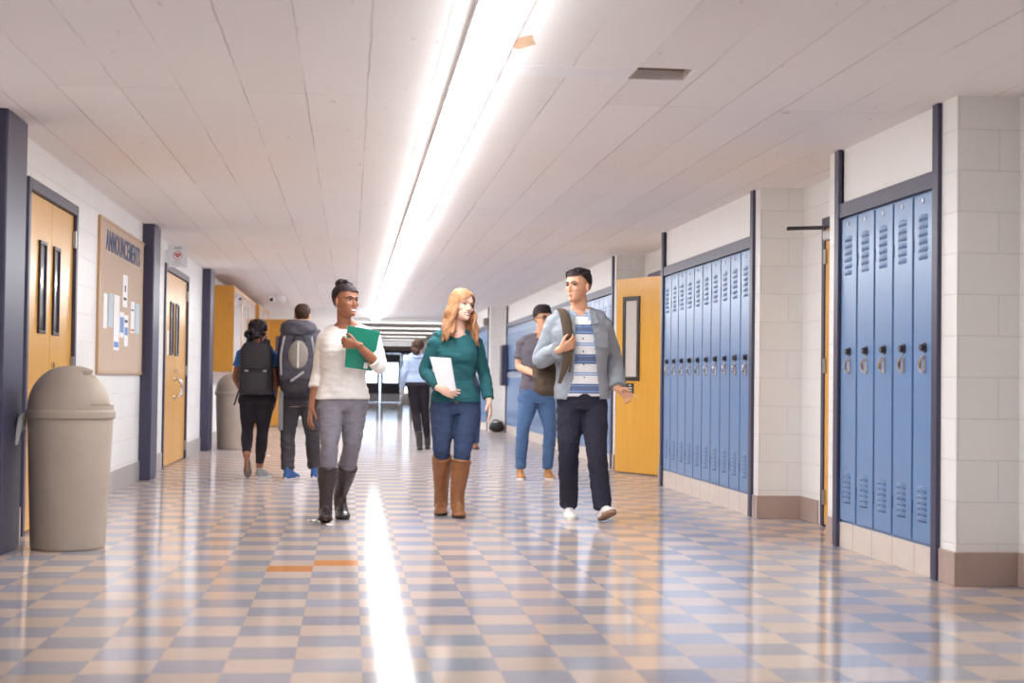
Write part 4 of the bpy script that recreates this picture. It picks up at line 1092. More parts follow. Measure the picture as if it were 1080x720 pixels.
p3.leg(p3.bm, hips[0], k1, a1); p3.leg(p3.bm, hips[1], k2, a2)
p3.foot(a1, V((a1.x, a1.y-.15, .03))); p3.foot(a2, V((a2.x+.02, a2.y-.15, .08)))
bm = bmesh.new(); p3.tor(bm, .009, .035, .985); p3.tor(bm, .020, .035, .40); p3.trap(bm, .008); p3.arm(bm, s1, e1, w1, .010, .30); p3.arm(bm, s2, e2, w2, .009, .30)
hemz = lambda p: p.z < L(614, 423, 0).z+.02+.035*math.cos((p.x-p3.pel.x)*24)
me = fuse(bm, .006, 3, lambda p: hemz(p) or neckcut(L(611, 325, -.08), .05, .15, .05)(p), folds(.005, 9, 20, 2))
p3.part('shirt', me, m_stripes(.03))
for k in range(6):
    bm = bmesh.new(); pz = L(614, 344+k*13.5, 0); pz.x = p3.nk.x+(p3.pel.x-p3.nk.x)*(k/6)+.002; pz.y = -.128-(.006 if k < 3 else 0)+.004*k*.5
    cyl(bm, pz, pz+V((0, -.006, 0)), .0055, 12)
    p3.part('shirt_button', bm, mat('navy_button', srgb(40, 44, 62), .4))
bm = bmesh.new()
for q in (-1, 1):
    a = p3.nk+V((q*.016, -.078, -.035)); b = p3.nk+V((q*.072, -.045, .030)); c_ = p3.nk+V((q*.080, .02, .045)); d_ = p3.nk+V((q*.062, -.098, -.045))
    vs = [bm.verts.new(p) for p in (a, b, c_, p3.nk+V((q*.088, .0, .012)), p3.nk+V((q*.085, -.06, -.012)), d_)]; bm.faces.new(vs)
cp = [p3.nk+V((.070*math.sin(a), .004-.070*math.cos(a)*-1*-1, .016+.030*(-math.cos(a)))) for a in [math.radians(d_) for d_ in range(25, 336, 18)]]
st_ = bmesh.new(); tube(st_, cp, [(.020, .004)]*len(cp), 10, 2, side=(0, 0, 1)); p3.part('collar_stand', st_, m_cloth('pale_blue_collar', srgb(176, 196, 224), weave=250))
cb_ = p3.part('shirt_collar', bm, m_cloth('pale_blue_collar', srgb(176, 196, 224), weave=250), False)
p3.deferred.append(lambda r: (lambda md: (setattr(md, 'thickness', .006)))(cb_['o'].modifiers.new('t', 'SOLIDIFY')))
# jacket: worn open
bm = bmesh.new(); p3.tor(bm, .024, .0, .98, 1.04)
p3.trap(bm, .020); p3.arm(bm, s1, e1, w1, .023, .95, .008); p3.arm(bm, s2, e2, w2, .022, .95, .008)
def jac(p):
    t = (p3.nk.z-p.z)/(p3.nk.z-p3.pel.z)
    front = p.y < -.02
    xl = p3.nk.x-.045-.012*t-(.045*max(0, t-.75)/.25); xr = p3.nk.x+.060+.075*t
    if front and xl < p.x < xr: return True
    if neckcut(p3.nk+V((0, -.03, .06)), .080, .11, .072)(p): return True
    hem = p3.pel.z-.0+(.0 if p.x > p3.pel.x else -.03)
    return p.z < hem-.01 and abs(p.x-p3.pel.x) < .17
p3.part('jacket', fuse(bm, .006, 3, jac, folds(.008, 8, 18, 11)), C_QUILT)
jk = p3.deferred[-1]
bm = bmesh.new()
for q, dx in ((-1, -.0), (1, .015)):
    A = [p3.nk+V((q*.050+dx, -.120, -.075)), p3.nk+V((q*.085+dx, -.070, .010)), p3.nk+V((q*.092, .03, .048)), p3.nk+V((q*.118, .02, .018)), p3.nk+V((q*.135, -.06, -.030)), p3.nk+V((q*.100+dx, -.118, -.070))]
    bm.faces.new([bm.verts.new(p) for p in A])
jc_ = p3.part('jacket_collar', bm, C_QUILT, False)
p3.deferred.append(lambda r: setattr(jc_['o'].modifiers.new('t', 'SOLIDIFY'), 'thickness', .010))
bm = bmesh.new(); P_ = L(634.5, 358, -.150); vs = [P_+V(q) for q in ((-.035, 0, .05), (.045, .02, .05), (.048, .02, -.055), (-.030, 0, -.055))]; ring_loft(bm, [vs, [p+V((0, .03, 0)) for p in vs]]); p3.part('jacket_pocket', bm, C_QUILT, False)
bm = bmesh.new(); p3.tor(bm, .008, -.12, .12)
for hp_, kk, aa in ((hips[0], k1, a1), (hips[1], k2, a2)): p3.leg(bm, hp_, kk, aa+V((0, 0, -.0)), .008, [.092, .082, .066, .062, .058])
p3.part('trousers', fuse(bm, .006, 3, None, folds(.008, 9, 22, 4)), C_NAVY)
WHT = mat('white_canvas_shoe', srgb(236, 234, 232), .6, var=.03)
h1 = V((a1.x, a1.y+.07, 0)); shoe(p3, a1, V((a1.x-.01, a1.y-.20, 0)), h1, .050, WHT, SOLEW, .085, 'sneaker', laces=M['white'])
h2 = V((a2.x, a2.y+.05, .005)); shoe(p3, a2, V((a2.x+.035, a2.y-.20, .085)), h2, .050, WHT, SOLEG, .085, 'sneaker', laces=M['white'])
# quiff
me = h.cap(.008, .014, lambda q: q.z > .176-.80*max(0, q.y+.055) and q.z > .045 and not (abs(q.x) > .058 and -.015 < q.y < .035 and q.z < .125), .003)
hb = p3.part('hair', me, HB)
bm = bmesh.new()
for i in range(60):
    x = random.uniform(-.055, .055); y = random.uniform(-.066, .04)
    zt = .207-4.5*x*x-.45*max(0, -y-.042)
    tube(bm, [h.w((x, y+.008, zt-.012)), h.w((x, y-.002, zt+.014)), h.w((x+.008, y+.022, zt+.020+random.uniform(-.004, .008)))], [.010, .011, .006], 7, 3)
p3.part('quiff', fuse(bm, .0045, 1), HB, parent=hb)
p3.deferred.append(lambda r, h=h: face_parts(h, r, IR_D, HB, mat('muted_lip', srgb(190, 116, 100), .4), False, brow_r=.005))
p3.finish(.0045)
# backpack slung over his shoulder
bp = thing('backpack', 'brown canvas backpack slung over one shoulder of the man in the grey jacket', 'backpack', p3.b+L(578, 392, .22))
o0 = bp.location-p3.b
bm = bmesh.new(); ring = []
for z, wx, wy in ((-.17, .10, .07), (-.14, .15, .10), (0, .165, .11), (.14, .15, .10), (.19, .09, .06)):
    ring.append([V((math.copysign(abs(math.cos(a))**.7, math.cos(a))*wx+.055, math.copysign(abs(math.sin(a))**.7, math.sin(a))*wy, z)) for a in [2*PI*i/24 for i in range(24)]])
ring_loft(bm, ring); obj('bag_body', fuse(bm, .008, 3, None, folds(.012)), C_BROWN, bp, True)
strap = [L(584, 372, .20)-o0, L(589, 338, .17)-o0, L(590.5, 326.2, .03)-o0, L(594.5, 331, -.10)-o0, L(598.5, 350, -.188)-o0, L(600, 366, -.185)-o0, L(596, 385, -.178)-o0, L(590, 404, -.165)-o0]
bm = bmesh.new(); tube(bm, strap, [(.034, .007)]*6+[(.026, .006), (.012, .004)], 12, 6, side=(1, 0, 0)); obj('shoulder_strap', bm, C_BROWN, bp, True)
bm = bmesh.new(); tube(bm, [L(601, 366, -.195)-o0, L(602.5, 378, -.185)-o0, L(600, 392, -.175)-o0], [(.008, .003)]*3, 8, 4); obj('strap_end', bm, C_BROWN, bp, True)
bm = bmesh.new(); tube(bm, [V((-.08, -.10, .07)), V((.05, -.125, .09)), V((.18, -.10, .07))], [.005]*3, 8, 6); obj('bag_zip', bm, M['darkmetal'], bp, True)

# ===== young man in charcoal T-shirt behind
C_CHAR = m_cloth('charcoal_jersey', srgb(104, 98, 106), weave=280, bump=.25); C_TANSHOE = mat('tan_suede_shoe', srgb(176, 118, 58), .7, var=.15)
c = at(563, 505, 14.3)
p4 = Person((c.x, 14.3), 'young man in charcoal T-shirt, blue jeans and dark glasses behind the striped-shirt man', female=False, sk='tan')
L = p4.L
p4.spine(L(566, 417, 0), L(571, 355, 0), L(551, 360, .05), L(592, 360, -.05), L(557, 420, 0), L(575, 420, 0), front=(.25, -1, 0))
h = Head(L(572, 335.5, -.02), yaw=.45, pitch=.02, k=1.0); h.skull(p4.bm)
tube(p4.bm, [L(571, 360, .01), L(571, 352, .01), L(571.5, 343, 0)], [.060, .053, .055], 14, 4)
s1, e1, w1 = L(552, 362, .05), L(547.5, 386, .05), L(564, 394.5, -.22)
p4.arm(p4.bm, s1, e1, w1); hand(p4.bm, w1, (1, -.1, .0), (.1, .6, .6), (.1, -.3, 1), (30, 34, 36, 40), .95)
s2, e2, w2 = L(591, 362, -.05), L(597, 386, -.10), L(585, 398, -.28)
p4.arm(p4.bm, s2, e2, w2); hand(p4.bm, w2, (-1, -.1, .1), (0, .7, .6), (.1, -.3, 1), (30, 34, 36, 40), .95)
hips = (L(558, 421, 0), L(575, 421, 0)); k1, a1 = L(551.5, 452, -.05), L(549, 493, .02); k2, a2 = L(580, 452, -.02), L(577.5, 493, .05)
for hp_, kk, aa in ((hips[0], k1, a1), (hips[1], k2, a2)):
    p4.leg(p4.bm, hp_, kk, aa); p4.foot(aa, V((aa.x, aa.y-.14, .03)))
bm = bmesh.new(); p4.tor(bm, .014, .03, .98, 1.0); p4.trap(bm, .012); p4.arm(bm, s1, e1, w1, .020, .33, .006); p4.arm(bm, s2, e2, w2, .020, .33, .006)
p4.part('t_shirt', fuse(bm, .007, 3, neckcut(p4.nk+V((0, -.07, .03)), .055, .08, .07), folds(.010, 8, 18, 1)), C_CHAR)
bm = bmesh.new(); p4.tor(bm, .013, -.12, .12)
for hp_, kk, aa in ((hips[0], k1, a1), (hips[1], k2, a2)): p4.leg(bm, hp_, kk, aa, .009, [.090, .078, .056, .054, .044])
p4.part('jeans', fuse(bm, .007, 3, None, folds(.008, 9, 24, 6)), C_DEN2)
shoe(p4, a1, V((a1.x-.01, a1.y-.19, 0)), V((a1.x, a1.y+.07, 0)), .048, C_TANSHOE, SOLEW, .09, 'shoe', laces=M['white'])
shoe(p4, a2, V((a2.x+.02, a2.y-.19, 0)), V((a2.x, a2.y+.07, 0)), .048, C_TANSHOE, SOLEW, .09, 'shoe', laces=M['white'])
p4.part('hair', h.cap(.010, .022, lambda q: q.z > .160-.8*max(0, q.y+.05) and q.z > .05, .008, 3), HB)
bm = bmesh.new()
for i in range(46):
    a = random.uniform(0, 2*PI); r = .062*math.sqrt(random.random()); ball(bm, h.w((r*math.cos(a), -.005+r*1.15*math.sin(a), .232-3.6*r*r+random.uniform(-.006, .012))), random.uniform(.012, .019), 8, 6)
p4.part('curls', fuse(bm, .006, 1), HB)
p4.deferred.append(lambda r, h=h: face_parts(h, r, IR_D, HB, mat('muted_lip', srgb(190, 116, 100), .4), False))
bm = bmesh.new()
for q in (-1, 1):
    pts = [h.w((q*.032+.021*math.cos(a), -.094+.12*abs(.021*math.cos(a)), .111+.016*math.sin(a))) for a in [2*PI*i/12 for i in range(13)]]
    tube(bm, pts, [.0025]*13, 6, 1, None, 0, False); tube(bm, [h.w((q*.053, -.088, .113)), h.w((q*.074, -.03, .112)), h.w((q*.078, .015, .110))], [.0025]*3, 6, 3)
tube(bm, [h.w((-.012, -.097, .113)), h.w((0, -.099, .115)), h.w((.012, -.097, .113))], [.0025]*3, 6, 3)
gl = p4.part('eyeglasses', bm, M['dial'])
p4.finish(.006)

# ===== girl with the black backpack, seen from behind
C_BLK = m_cloth('black_leggings', srgb(46, 42, 48), weave=300, bump=.2); C_BLUE = m_cloth('blue_t_shirt', srgb(70, 116, 176), weave=280, bump=.2)
C_PACK = m_cloth('black_nylon', srgb(52, 47, 52), weave=240, bump=.25, rough=.6, spec=.3); C_PACK2 = m_cloth('slate_nylon', srgb(78, 74, 84), weave=240, bump=.25, rough=.6, spec=.3)
FR = (0, 1, 0)
c = at(267, 504, 14.2)
p5 = Person((c.x, 14.2), 'woman with bunched dark curly hair walking away in blue T-shirt and black leggings', sk='brown')
L = p5.L
p5.spine(L(271, 419, 0), L(271, 364, 0), L(255, 371, .02), L(287, 371, -.02), L(262, 421, 0), L(279, 421, 0), front=FR)
h = Head(L(272, 350, .0), yaw=PI-.45, pitch=.05, k=.95); h.skull(p5.bm)
tube(p5.bm, [L(271, 368, 0), L(271, 363, 0), L(272, 354, 0)], [.052, .046, .048], 14, 4)
s1, e1, w1 = L(256, 373, .02), L(248.5, 396, .0), L(252, 408, .12)
p5.arm(p5.bm, s1, e1, w1); hand(p5.bm, w1, (.1, 1, -.1), (1, 0, .1), (.1, .2, 1), (35, 38, 40, 42), .9)
s2, e2, w2 = L(286, 373, -.02), L(290, 398, -.04), L(290, 421, .06)
p5.arm(p5.bm, s2, e2, w2); hand(p5.bm, w2, (-.04, .1, -1), (-1, 0, 0), (0, 1, 0), (22, 24, 26, 30), .9)
hips = (L(262.5, 423, 0), L(279, 423, 0)); k1, a1 = L(261, 452, .05), L(260, 481, -.18); k2, a2 = L(277, 454, .06), L(273.5, 492, .12)
for hp_, kk, aa in ((hips[0], k1, a1), (hips[1], k2, a2)): p5.leg(p5.bm, hp_, kk, aa)
p5.foot(a1, a1+V((.0, .07, -.14))); p5.foot(a2, V((a2.x+.05, a2.y+.12, .03)))
bm = bmesh.new(); p5.tor(bm, .012, .06, .97); p5.trap(bm, .010); p5.arm(bm, s1, e1, w1, .016, .30, .006); p5.arm(bm, s2, e2, w2, .014, .30, .006)
p5.part('t_shirt', fuse(bm, .007, 3, neckcut(p5.nk+V((0, 0, .03)), .07, .08, .05), folds(.006)), C_BLUE)
bm = bmesh.new(); p5.tor(bm, .006, -.12, .16)
for hp_, kk, aa in ((hips[0], k1, a1), (hips[1], k2, a2)): p5.leg(bm, hp_, kk, kk.lerp(aa, .90), .005)
p5.part('leggings', fuse(bm, .007, 3, None, folds(.004, 9, 24, 6)), C_BLK)
GRS = mat('grey_canvas_shoe', srgb(150, 146, 146), .7, var=.1); SOLEB = mat('grey_brown_sole', srgb(120, 112, 108), .7, var=.1)
shoe(p5, a1, gz(p5, 261, 504, -.06)+V((0, 0.03, .01)), gz(p5, 261, 504, -.06)+V((-.0, -.085, .185)), .042, GRS, SOLEB, .07)
shoe(p5, a2, V((a2.x+.10, a2.y+.14, 0)), V((a2.x-.02, a2.y-.06, 0)), .042, GRS, SOLEW, .07)
me = h.cap(.014, .016, lambda q: q.z > .155-.95*max(0, q.y+.04) and q.z > .03, .010, 5)
hb = p5.part('hair', me, HB)
bm = bmesh.new(); cc = L(265.5, 352.5, -.10)
for i in range(50):
    d = V((random.gauss(0, 1), random.gauss(0, 1), random.gauss(0, 1))).normalized(); ball(bm, cc+V((d.x*.055, d.y*.04, d.z*.042)), random.uniform(.014, .022), 8, 6)
for i in range(30):
    a = random.uniform(0, 2*PI); q = L(272, 347, -.02)+V((math.cos(a)*.082, -.03+random.uniform(-.03, .02), math.sin(a)*.075)); ball(bm, q, random.uniform(.014, .02), 8, 6)
p5.part('curly_bunch', fuse(bm, .006, 1, None, lambda p: .005*noise.noise(p*60)), HB, parent=hb)
p5.deferred.append(lambda r, h=h: face_parts(h, r, IR_D, HB, mat('muted_lip', srgb(190, 116, 100), .4), False))
p5.finish(.006)
def pack(label, base, W_, H_, D_, m, n=.75):
    t = thing('backpack', label, 'backpack', base); bm = bmesh.new(); rings = []
    for z, a, b in ((0, .78, .62), (.03, .95, .9), (.25, 1.0, 1.05), (.5, .98, 1.0), (.75, .95, .85), (.93, .85, .62), (1.0, .62, .40)):
        rings.append([V((math.copysign(abs(math.cos(q))**n, math.cos(q))*W_/2*a, math.copysign(abs(math.sin(q))**n, math.sin(q))*D_/2*b, z*H_)) for q in [2*PI*i/32 for i in range(32)]])
    ring_loft(bm, rings); obj('bag_body', fuse(bm, .008, 2, None, folds(.008)), m, t, True); return t
b_ = p5.b+L(270, 416, -.20); bp5 = pack('plain black backpack on the back of the woman in the blue T-shirt', b_, .325, .50, .20, C_PACK)
bm = bmesh.new(); rings = []
for z, w_ in ((.24, .90), (.30, 1.0), (.42, .98), (.49, .75)): rings.append([V((math.copysign(abs(math.cos(q))**.7, math.cos(q))*.155*w_, -.058+math.sin(q)*.062*w_, z)) for q in [2*PI*i/24 for i in range(24)]])
ring_loft(bm, rings); obj('top_flap', fuse(bm, .007, 2), C_PACK, bp5, True)
bm = bmesh.new(); rings = []
for z, w_ in ((.02, .75), (.06, .95), (.17, 1.0), (.21, .9)): rings.append([V((math.copysign(abs(math.cos(q))**.7, math.cos(q))*.125*w_, -.085+math.sin(q)*.045*w_, z)) for q in [2*PI*i/24 for i in range(24)]])
ring_loft(bm, rings); obj('front_pocket', fuse(bm, .007, 2), C_PACK, bp5, True)
for q in (-1, 1): obj('buckle', bx((q*.085-.018, q*.085+.018, -.134, -.122, .215, .235)), M['steel'], bp5, bevel=.004)
for q in (-1, 1):
    bm = bmesh.new(); tube(bm, [V((q*.06, .06, .48)), V((q*.085, .16, .53)), V((q*.09, .27, .46)), V((q*.10, .33, .28)), V((q*.12, .24, .12)), V((q*.13, .08, .05))], [(.026, .006)]*6, 10, 5, side=(1, 0, 0)); obj('shoulder_strap', bm, C_PACK, bp5, True)
bm = bmesh.new(); tube(bm, [V((-.14, .02, .10)), V((-.165, -.02, .02)), V((-.20, -.02, -.10))], [(.009, .003)]*3, 8, 4); obj('loose_strap', bm, C_PACK, bp5, True)
bm = bmesh.new(); tube(bm, [V((-.035, .04, .48)), V((-.03, .03, .55)), V((.03, .03, .55)), V((.035, .04, .48))], [(.008, .004)]*4, 8, 5); obj('grab_handle', bm, C_PACK, bp5, True)

# ===== man with the hiking backpack, seen from behind
C_CHN = m_cloth('charcoal_trousers', srgb(70, 66, 70), weave=280, bump=.25)
c = at(317, 505, 14.1)
p6 = Person((c.x, 14.1), 'man with cropped hair walking away in charcoal trousers and blue trainers', female=False, sk='tan')
L = p6.L
p6.spine(L(316, 420, 0), L(319, 348, 0), L(300, 354, 0), L(337, 354, 0), L(308, 422, 0), L(325, 422, 0), front=FR)
h = Head(L(319, 332.5, .02), yaw=PI-.05, pitch=.02, k=.96); h.skull(p6.bm)
tube(p6.bm, [L(319, 354, 0), L(319, 346, 0), L(319, 338, .01)], [.064, .058, .058], 14, 4)
s1, e1, w1 = L(301, 357, 0), L(298, 385, .02), L(298, 408, .14); s2, e2, w2 = L(336, 357, 0), L(339, 385, .02), L(338, 408, .14)
for a_, b__, c_, q in ((s1, e1, w1, 1), (s2, e2, w2, -1)):
    p6.arm(p6.bm, a_, b__, c_); hand(p6.bm, c_, (0, .6, -1), (q, 0, 0), (0, 1, .3), (25, 28, 30, 32), 1)
hips = (L(308, 424, 0), L(325, 424, 0)); k1, a1 = L(303.5, 456, .06), L(303.5, 494, .02); k2, a2 = L(329.5, 456, .05), L(331, 492, .22)
for hp_, kk, aa in ((hips[0], k1, a1), (hips[1], k2, a2)): p6.leg(p6.bm, hp_, kk, aa); p6.foot(aa, V((aa.x+.03, aa.y+.14, .03)))
bm = bmesh.new(); p6.tor(bm, .014, .02, .98); p6.trap(bm, .014); p6.arm(bm, s1, e1, w1, .016, .95, .006); p6.arm(bm, s2, e2, w2, .016, .95, .006)
p6.part('hooded_top', fuse(bm, .008, 3, None, folds(.008)), C_PACK2)
bm = bmesh.new(); tube(bm, [L(311, 349.5, -.01), L(313, 347, -.10), L(319, 346, -.135), L(326, 347, -.10), L(328, 349.5, -.01)], [.030, .036, .038, .036, .030], 12, 5); p6.part('hood', fuse(bm, .007, 2, None, folds(.008)), C_PACK2)
bm = bmesh.new(); p6.tor(bm, .008, -.12, .10)
for hp_, kk, aa in ((hips[0], k1, a1), (hips[1], k2, a2)): p6.leg(bm, hp_, kk, aa, .008, [.090, .080, .064, .062, .056])
p6.part('trousers', fuse(bm, .007, 3, None, folds(.010, 9, 26, 3)), C_CHN)
BLS = mat('blue_trainer_mesh', srgb(52, 92, 150), .7, var=.15)
shoe(p6, a1, V((a1.x+.085, a1.y+.17, 0)), V((a1.x-.015, a1.y-.08, 0)), .050, BLS, SOLEW, .09, 'trainer', laces=M['white'])
shoe(p6, a2, V((a2.x+.06, a2.y+.17, 0)), V((a2.x, a2.y-.08, .0)), .050, BLS, SOLEW, .09, 'trainer', laces=M['white'])
p6.part('hair', h.cap(.005, .006, lambda q: q.z > .160-.85*max(0, q.y+.05) and q.z > .055 and not (abs(q.x) > .055 and -.015 < q.y < .035 and q.z < .125), .002), HBR)
p6.deferred.append(lambda r, h=h: face_parts(h, r, IR_D, HBR, mat('muted_lip', srgb(190, 116, 100), .4), False))
p6.finish(.006)
b_ = p6.b+L(314, 402, -.22); bp6 = pack('large slate hiking backpack with a grey oval pocket, on the man in charcoal trousers', b_, .37, .56, .26, C_PACK2)
bm = bmesh.new(); ball(bm, (.005, -.13, .25), (.092, .045, .135), 24, 16); op = obj('oval_pocket', bm, m_cloth('grey_ripstop', srgb(142, 134, 126), weave=180, bump=.3), bp6, True, label='grey oval front pocket')
obj('pale_stripe', bx((-.004, .014, -.180, -.15, .13, .37)), mat('pale_webbing', srgb(206, 200, 194), .7), op)
bm = bmesh.new(); tube(bm, [V((-.04, -.12, .36)), V((-.03, -.155, .42)), V((.03, -.16, .44)), V((.07, -.13, .38))], [.007]*4, 8, 5); obj('bungee_cord', bm, M['rubber'], bp6, True)
bm = bmesh.new(); rings = []
for z, w_ in ((.44, .92), (.48, 1.0), (.545, .95), (.58, .6)): rings.append([V((math.copysign(abs(math.cos(q))**.7, math.cos(q))*.175*w_, math.sin(q)*.135*w_, z)) for q in [2*PI*i/26 for i in range(26)]])
ring_loft(bm, rings); obj('top_lid', fuse(bm, .008, 2, None, folds(.012)), C_PACK2, bp6, True)
bm = bmesh.new(); rings = []
for z, w_ in ((-.115, .85), (-.08, 1.0), (.02, 1.0), (.05, .9)): rings.append([V((math.copysign(abs(math.cos(q))**.7, math.cos(q))*.170*w_, math.sin(q)*.12*w_, z)) for q in [2*PI*i/26 for i in range(26)]])
ring_loft(bm, rings); obj('base_compartment', fuse(bm, .008, 2, None, folds(.01)), C_PACK, bp6, True, label='black base compartment')
for q in (-1, 1):
    bm = bmesh.new(); tube(bm, [V((q*.07, .06, .50)), V((q*.09, .20, .54)), V((q*.10, .34, .46)), V((q*.11, .38, .28)), V((q*.13, .28, .10)), V((q*.14, .10, .03))], [(.03, .007)]*6, 10, 5, side=(1, 0, 0)); obj('shoulder_strap', bm, C_PACK2, bp6, True)
    bm = bmesh.new(); tube(bm, [V((q*.125, -.14, .42)), V((q*.155, -.13, .25)), V((q*.150, -.12, .06))], [(.010, .003)]*3, 8, 4, side=(1, 0, 0)); obj('compression_strap', bm, mat('light_grey_webbing', srgb(160, 156, 158), .6), bp6, True)
bm = bmesh.new(); tube(bm, [V((-.06, -.135, .0)), V((.02, -.14, .06)), V((.06, -.135, .09))], [(.012, .003)]*3, 8, 4); obj('cross_strap', bm, mat('light_grey_webbing', srgb(160, 156, 158), .6), bp6, True)
bm = bmesh.new(); tube(bm, [V((-.150, -.05, -.09)), V((-.152, -.06, -.25)), V((-.150, -.05, -.46))], [(.022, .003)]*3, 8, 4, side=(1, 0, 0)); obj('hanging_strap', bm, mat('mid_grey_webbing', srgb(124, 120, 122), .7), bp6, True, label='grey strap hanging below the bag')

# ===== distant woman in the pale blue jumper
C_PALE = m_cloth('pale_blue_knit', srgb(166, 182, 212), weave=260, bump=.2)
c = at(445, 475, 20.2)
p7 = Person((c.x, 20.2), 'woman in pale blue jumper and black trousers walking away towards the glazed doors', sk='fair')
L = p7.L
p7.spine(L(441, 404, 0), L(439.5, 374, 0), L(430, 379, 0), L(449, 379, 0), L(435.5, 406, 0), L(446.5, 406, 0), front=FR)
h = Head(L(440.5, 367, .03), yaw=PI-.3, pitch=.1, k=.92); h.skull(p7.bm)
tube(p7.bm, [L(440, 378, 0), L(440, 375, 0), L(440.3, 369, .02)], [.052, .046, .046], 14, 4)
s1, e1, w1 = L(430.5, 380, 0), L(425.5, 396, -.04), L(424.5, 408, .04); s2, e2, w2 = L(448.5, 380, 0), L(453, 395, -.03), L(452, 407, .1)
for a_, b__, c_, q in ((s1, e1, w1, 1), (s2, e2, w2, -1)): p7.arm(p7.bm, a_, b__, c_); hand(p7.bm, c_, (0, .3, -1), (q, 0, 0), (0, 1, .2), (25, 28, 30, 32), .9)
hips = (L(436, 407, 0), L(446, 407, 0)); k1, a1 = L(438.5, 434, .04), L(442.3, 465, -.1); k2, a2 = L(448, 433, .06), L(450.5, 462, .15)
for hp_, kk, aa in ((hips[0], k1, a1), (hips[1], k2, a2)): p7.leg(p7.bm, hp_, kk, aa); p7.foot(aa, V((aa.x, aa.y+.13, .03)))
bm = bmesh.new(); p7.tor(bm, .016, .03, .98, 1.05); p7.trap(bm, .014); p7.arm(bm, s1, e1, w1, .016, .97, .008); p7.arm(bm, s2, e2, w2, .016, .97, .008)
p7.part('jumper', fuse(bm, .008, 3, None, folds(.008)), C_PALE)
bm = bmesh.new(); tube(bm, [L(435, 376, .0), L(437, 376.5, -.085), L(440, 377, -.10), L(443, 376.5, -.085), L(445, 376, 0)], [.026]*5, 10, 4); p7.part('cowl_collar', bm, C_PALE)
bm = bmesh.new(); p7.tor(bm, .008, -.12, .12)
for hp_, kk, aa in ((hips[0], k1, a1), (hips[1], k2, a2)): p7.leg(bm, hp_, kk, aa, .006)
p7.part('trousers', fuse(bm, .008, 3), C_BLK)
for aa in (a1, a2): boot(p7, aa+V((0, 0, .13)), aa+V((0, 0, .03)), V((aa.x+.02, aa.y+.15, 0)), V((aa.x, aa.y-.06, 0)), L_BLACK, SOLE, .050, .046, .042, 'ankle_boot')
me = h.cap(.014, .014, lambda q: q.z > .155-.9*max(0, q.y+.04) and q.z > .02, .008, 9); hb = p7.part('hair', me, HBR)
bm = bmesh.new()
for i in range(24):
    d = V((random.gauss(0, 1), random.gauss(0, 1), random.gauss(0, 1))).normalized(); ball(bm, L(438.8, 370.5, -.07)+d*.035, random.uniform(.016, .024), 8, 6)
tube(bm, [L(437, 366, -.05), L(433.5, 368.5, -.05), L(431, 369, -.04)], [.02, .016, .004], 8, 4)
p7.part('low_bun', fuse(bm, .007, 1), HBR, parent=hb)
p7.finish(.007)
o = obj('handout', bx((0, .002, -.08, .08, -.14, .14)), M['paperw'], loc=p7.b+w1+V((-.0, .04, -.10))); o.rotation_euler = (.15, .2, -.25); tag(o, 'white sheet carried low by the woman in the pale blue jumper', 'paper')

# ===== half hidden walker behind the woman in teal
c = at(496, 472, 20.6)
p8 = Person((c.x, 20.6), 'person in dark jeans and brown shoes mostly hidden behind the woman in teal', female=False, sk='fair')
L = p8.L; SC8 = 1
pel = V((-.05, 0, .88)); nk = V((-.18, 0, 1.36)); sl, sr = V((-.33, .05, 1.31)), V((-.04, -.05, 1.31))
p8.spine(pel, nk, sl, sr, pel+V((-.09, 0, 0)), pel+V((.09, 0, 0)), front=(0, -1, 0))
h = Head(nk+V((0, -.02, .19)), k=.95); h.skull(p8.bm); tube(p8.bm, [nk+V((0, .01, -.05)), nk+V((0, .0, .12))], [.06, .055], 14, 3)
for q, s_ in ((-1, sl), (1, sr)):
    e_, w_ = s_+V((q*.02, .03, -.29)), s_+V((q*.0, -.08, -.52)); p8.arm(p8.bm, s_, e_, w_); hand(p8.bm, w_, (0, -.2, -1), (-q, 0, 0), (0, -1, 0), (22, 25, 28, 30), .95)
hips = (pel+V((-.085, 0, -.02)), pel+V((.085, 0, -.02))); k1, a1 = V((-.11, -.03, .48)), V((-.10, .08, .09)); k2, a2 = V((.075, -.05, .48)), V((.065, -.02, .09))
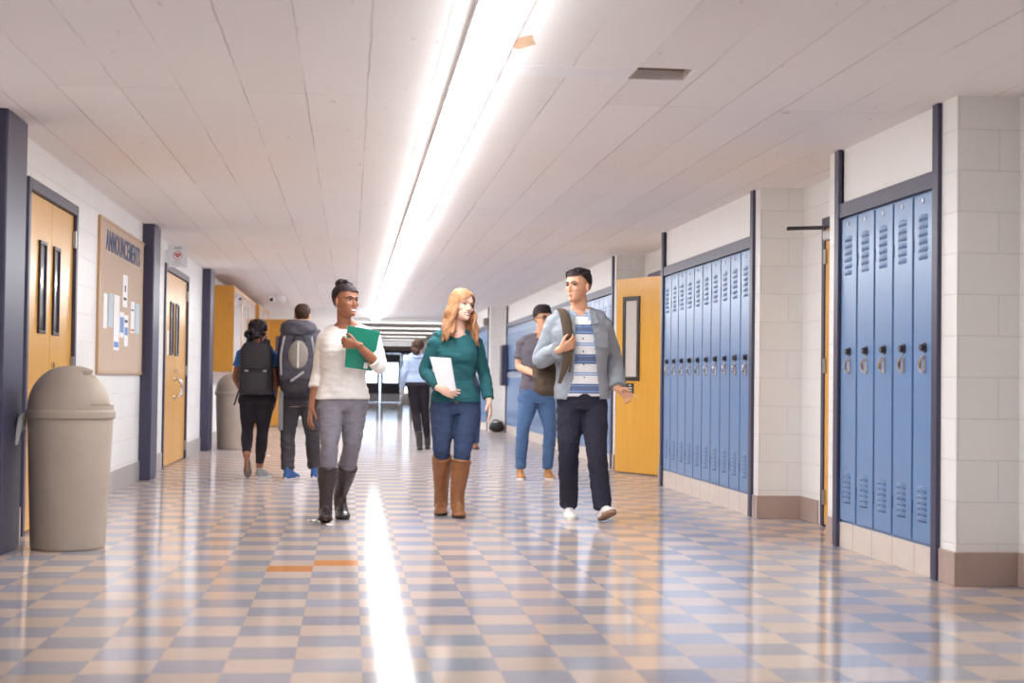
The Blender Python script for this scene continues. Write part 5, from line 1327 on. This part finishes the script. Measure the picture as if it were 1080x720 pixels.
for hp_, kk, aa in ((hips[0], k1, a1), (hips[1], k2, a2)): p8.leg(p8.bm, hp_, kk, aa); p8.foot(aa, V((aa.x, aa.y-.13, .03)))
bm = bmesh.new(); p8.tor(bm, .014, .02, .98)
for q, s_ in ((-1, sl), (1, sr)): p8.arm(bm, s_, s_+V((q*.02, .03, -.29)), s_+V((0, -.08, -.52)), .014, .95, .005)
p8.part('sweatshirt', fuse(bm, .008, 3, None, folds(.008)), C_CHAR)
bm = bmesh.new(); p8.tor(bm, .007, -.12, .12)
for hp_, kk, aa in ((hips[0], k1, a1), (hips[1], k2, a2)): p8.leg(bm, hp_, kk, aa, .007, [.088, .077, .06, .058, .052])
p8.part('jeans', fuse(bm, .008, 3), C_DEN)
for aa in (a1, a2): shoe(p8, aa, V((aa.x+.01, aa.y-.18, 0)), V((aa.x, aa.y+.07, 0)), .048, L_TAN, SOLE, .085)
p8.part('hair', h.cap(.010, .014, lambda q: q.z > .155-.85*max(0, q.y+.05) and q.z > .04, .005), HBR)
p8.deferred.append(lambda r, h=h: face_parts(h, r, IR_D, HBR, mat('muted_lip', srgb(190, 116, 100), .4), False))
p8.finish(.007)


# ------------------------------------------------------------------ world, camera
w = bpy.data.worlds.new('sky'); SC.world = w; w.use_nodes = True
bg = w.node_tree.nodes['Background']; bg.inputs[0].default_value = (.66, .80, 1, 1); bg.inputs[1].default_value = 2.0
cam = bpy.data.cameras.new('camera'); cam.sensor_width = 36; cam.lens = FPX/1080*36; cam.clip_end = 300
cam.dof.use_dof = True; cam.dof.focus_distance = 10.2; cam.dof.aperture_fstop = 2.4
co = bpy.data.objects.new('camera', cam); COL.objects.link(co)
Rm = Matrix((RT, UP, -FW)).transposed() @ Matrix.Rotation(ROLL, 3, 'Z')
co.matrix_world = Matrix.Translation((0, 0, CAMH)) @ Rm.to_4x4()
SC.camera = co
vs_ = SC.view_settings; vs_.view_transform = 'Standard'; vs_.look = 'None'; vs_.gamma = 1; vs_.use_curve_mapping = False
vs_.exposure = 1.36
SC.cycles.use_denoising = True
SC.cycles.max_bounces = 10; SC.cycles.diffuse_bounces = 6
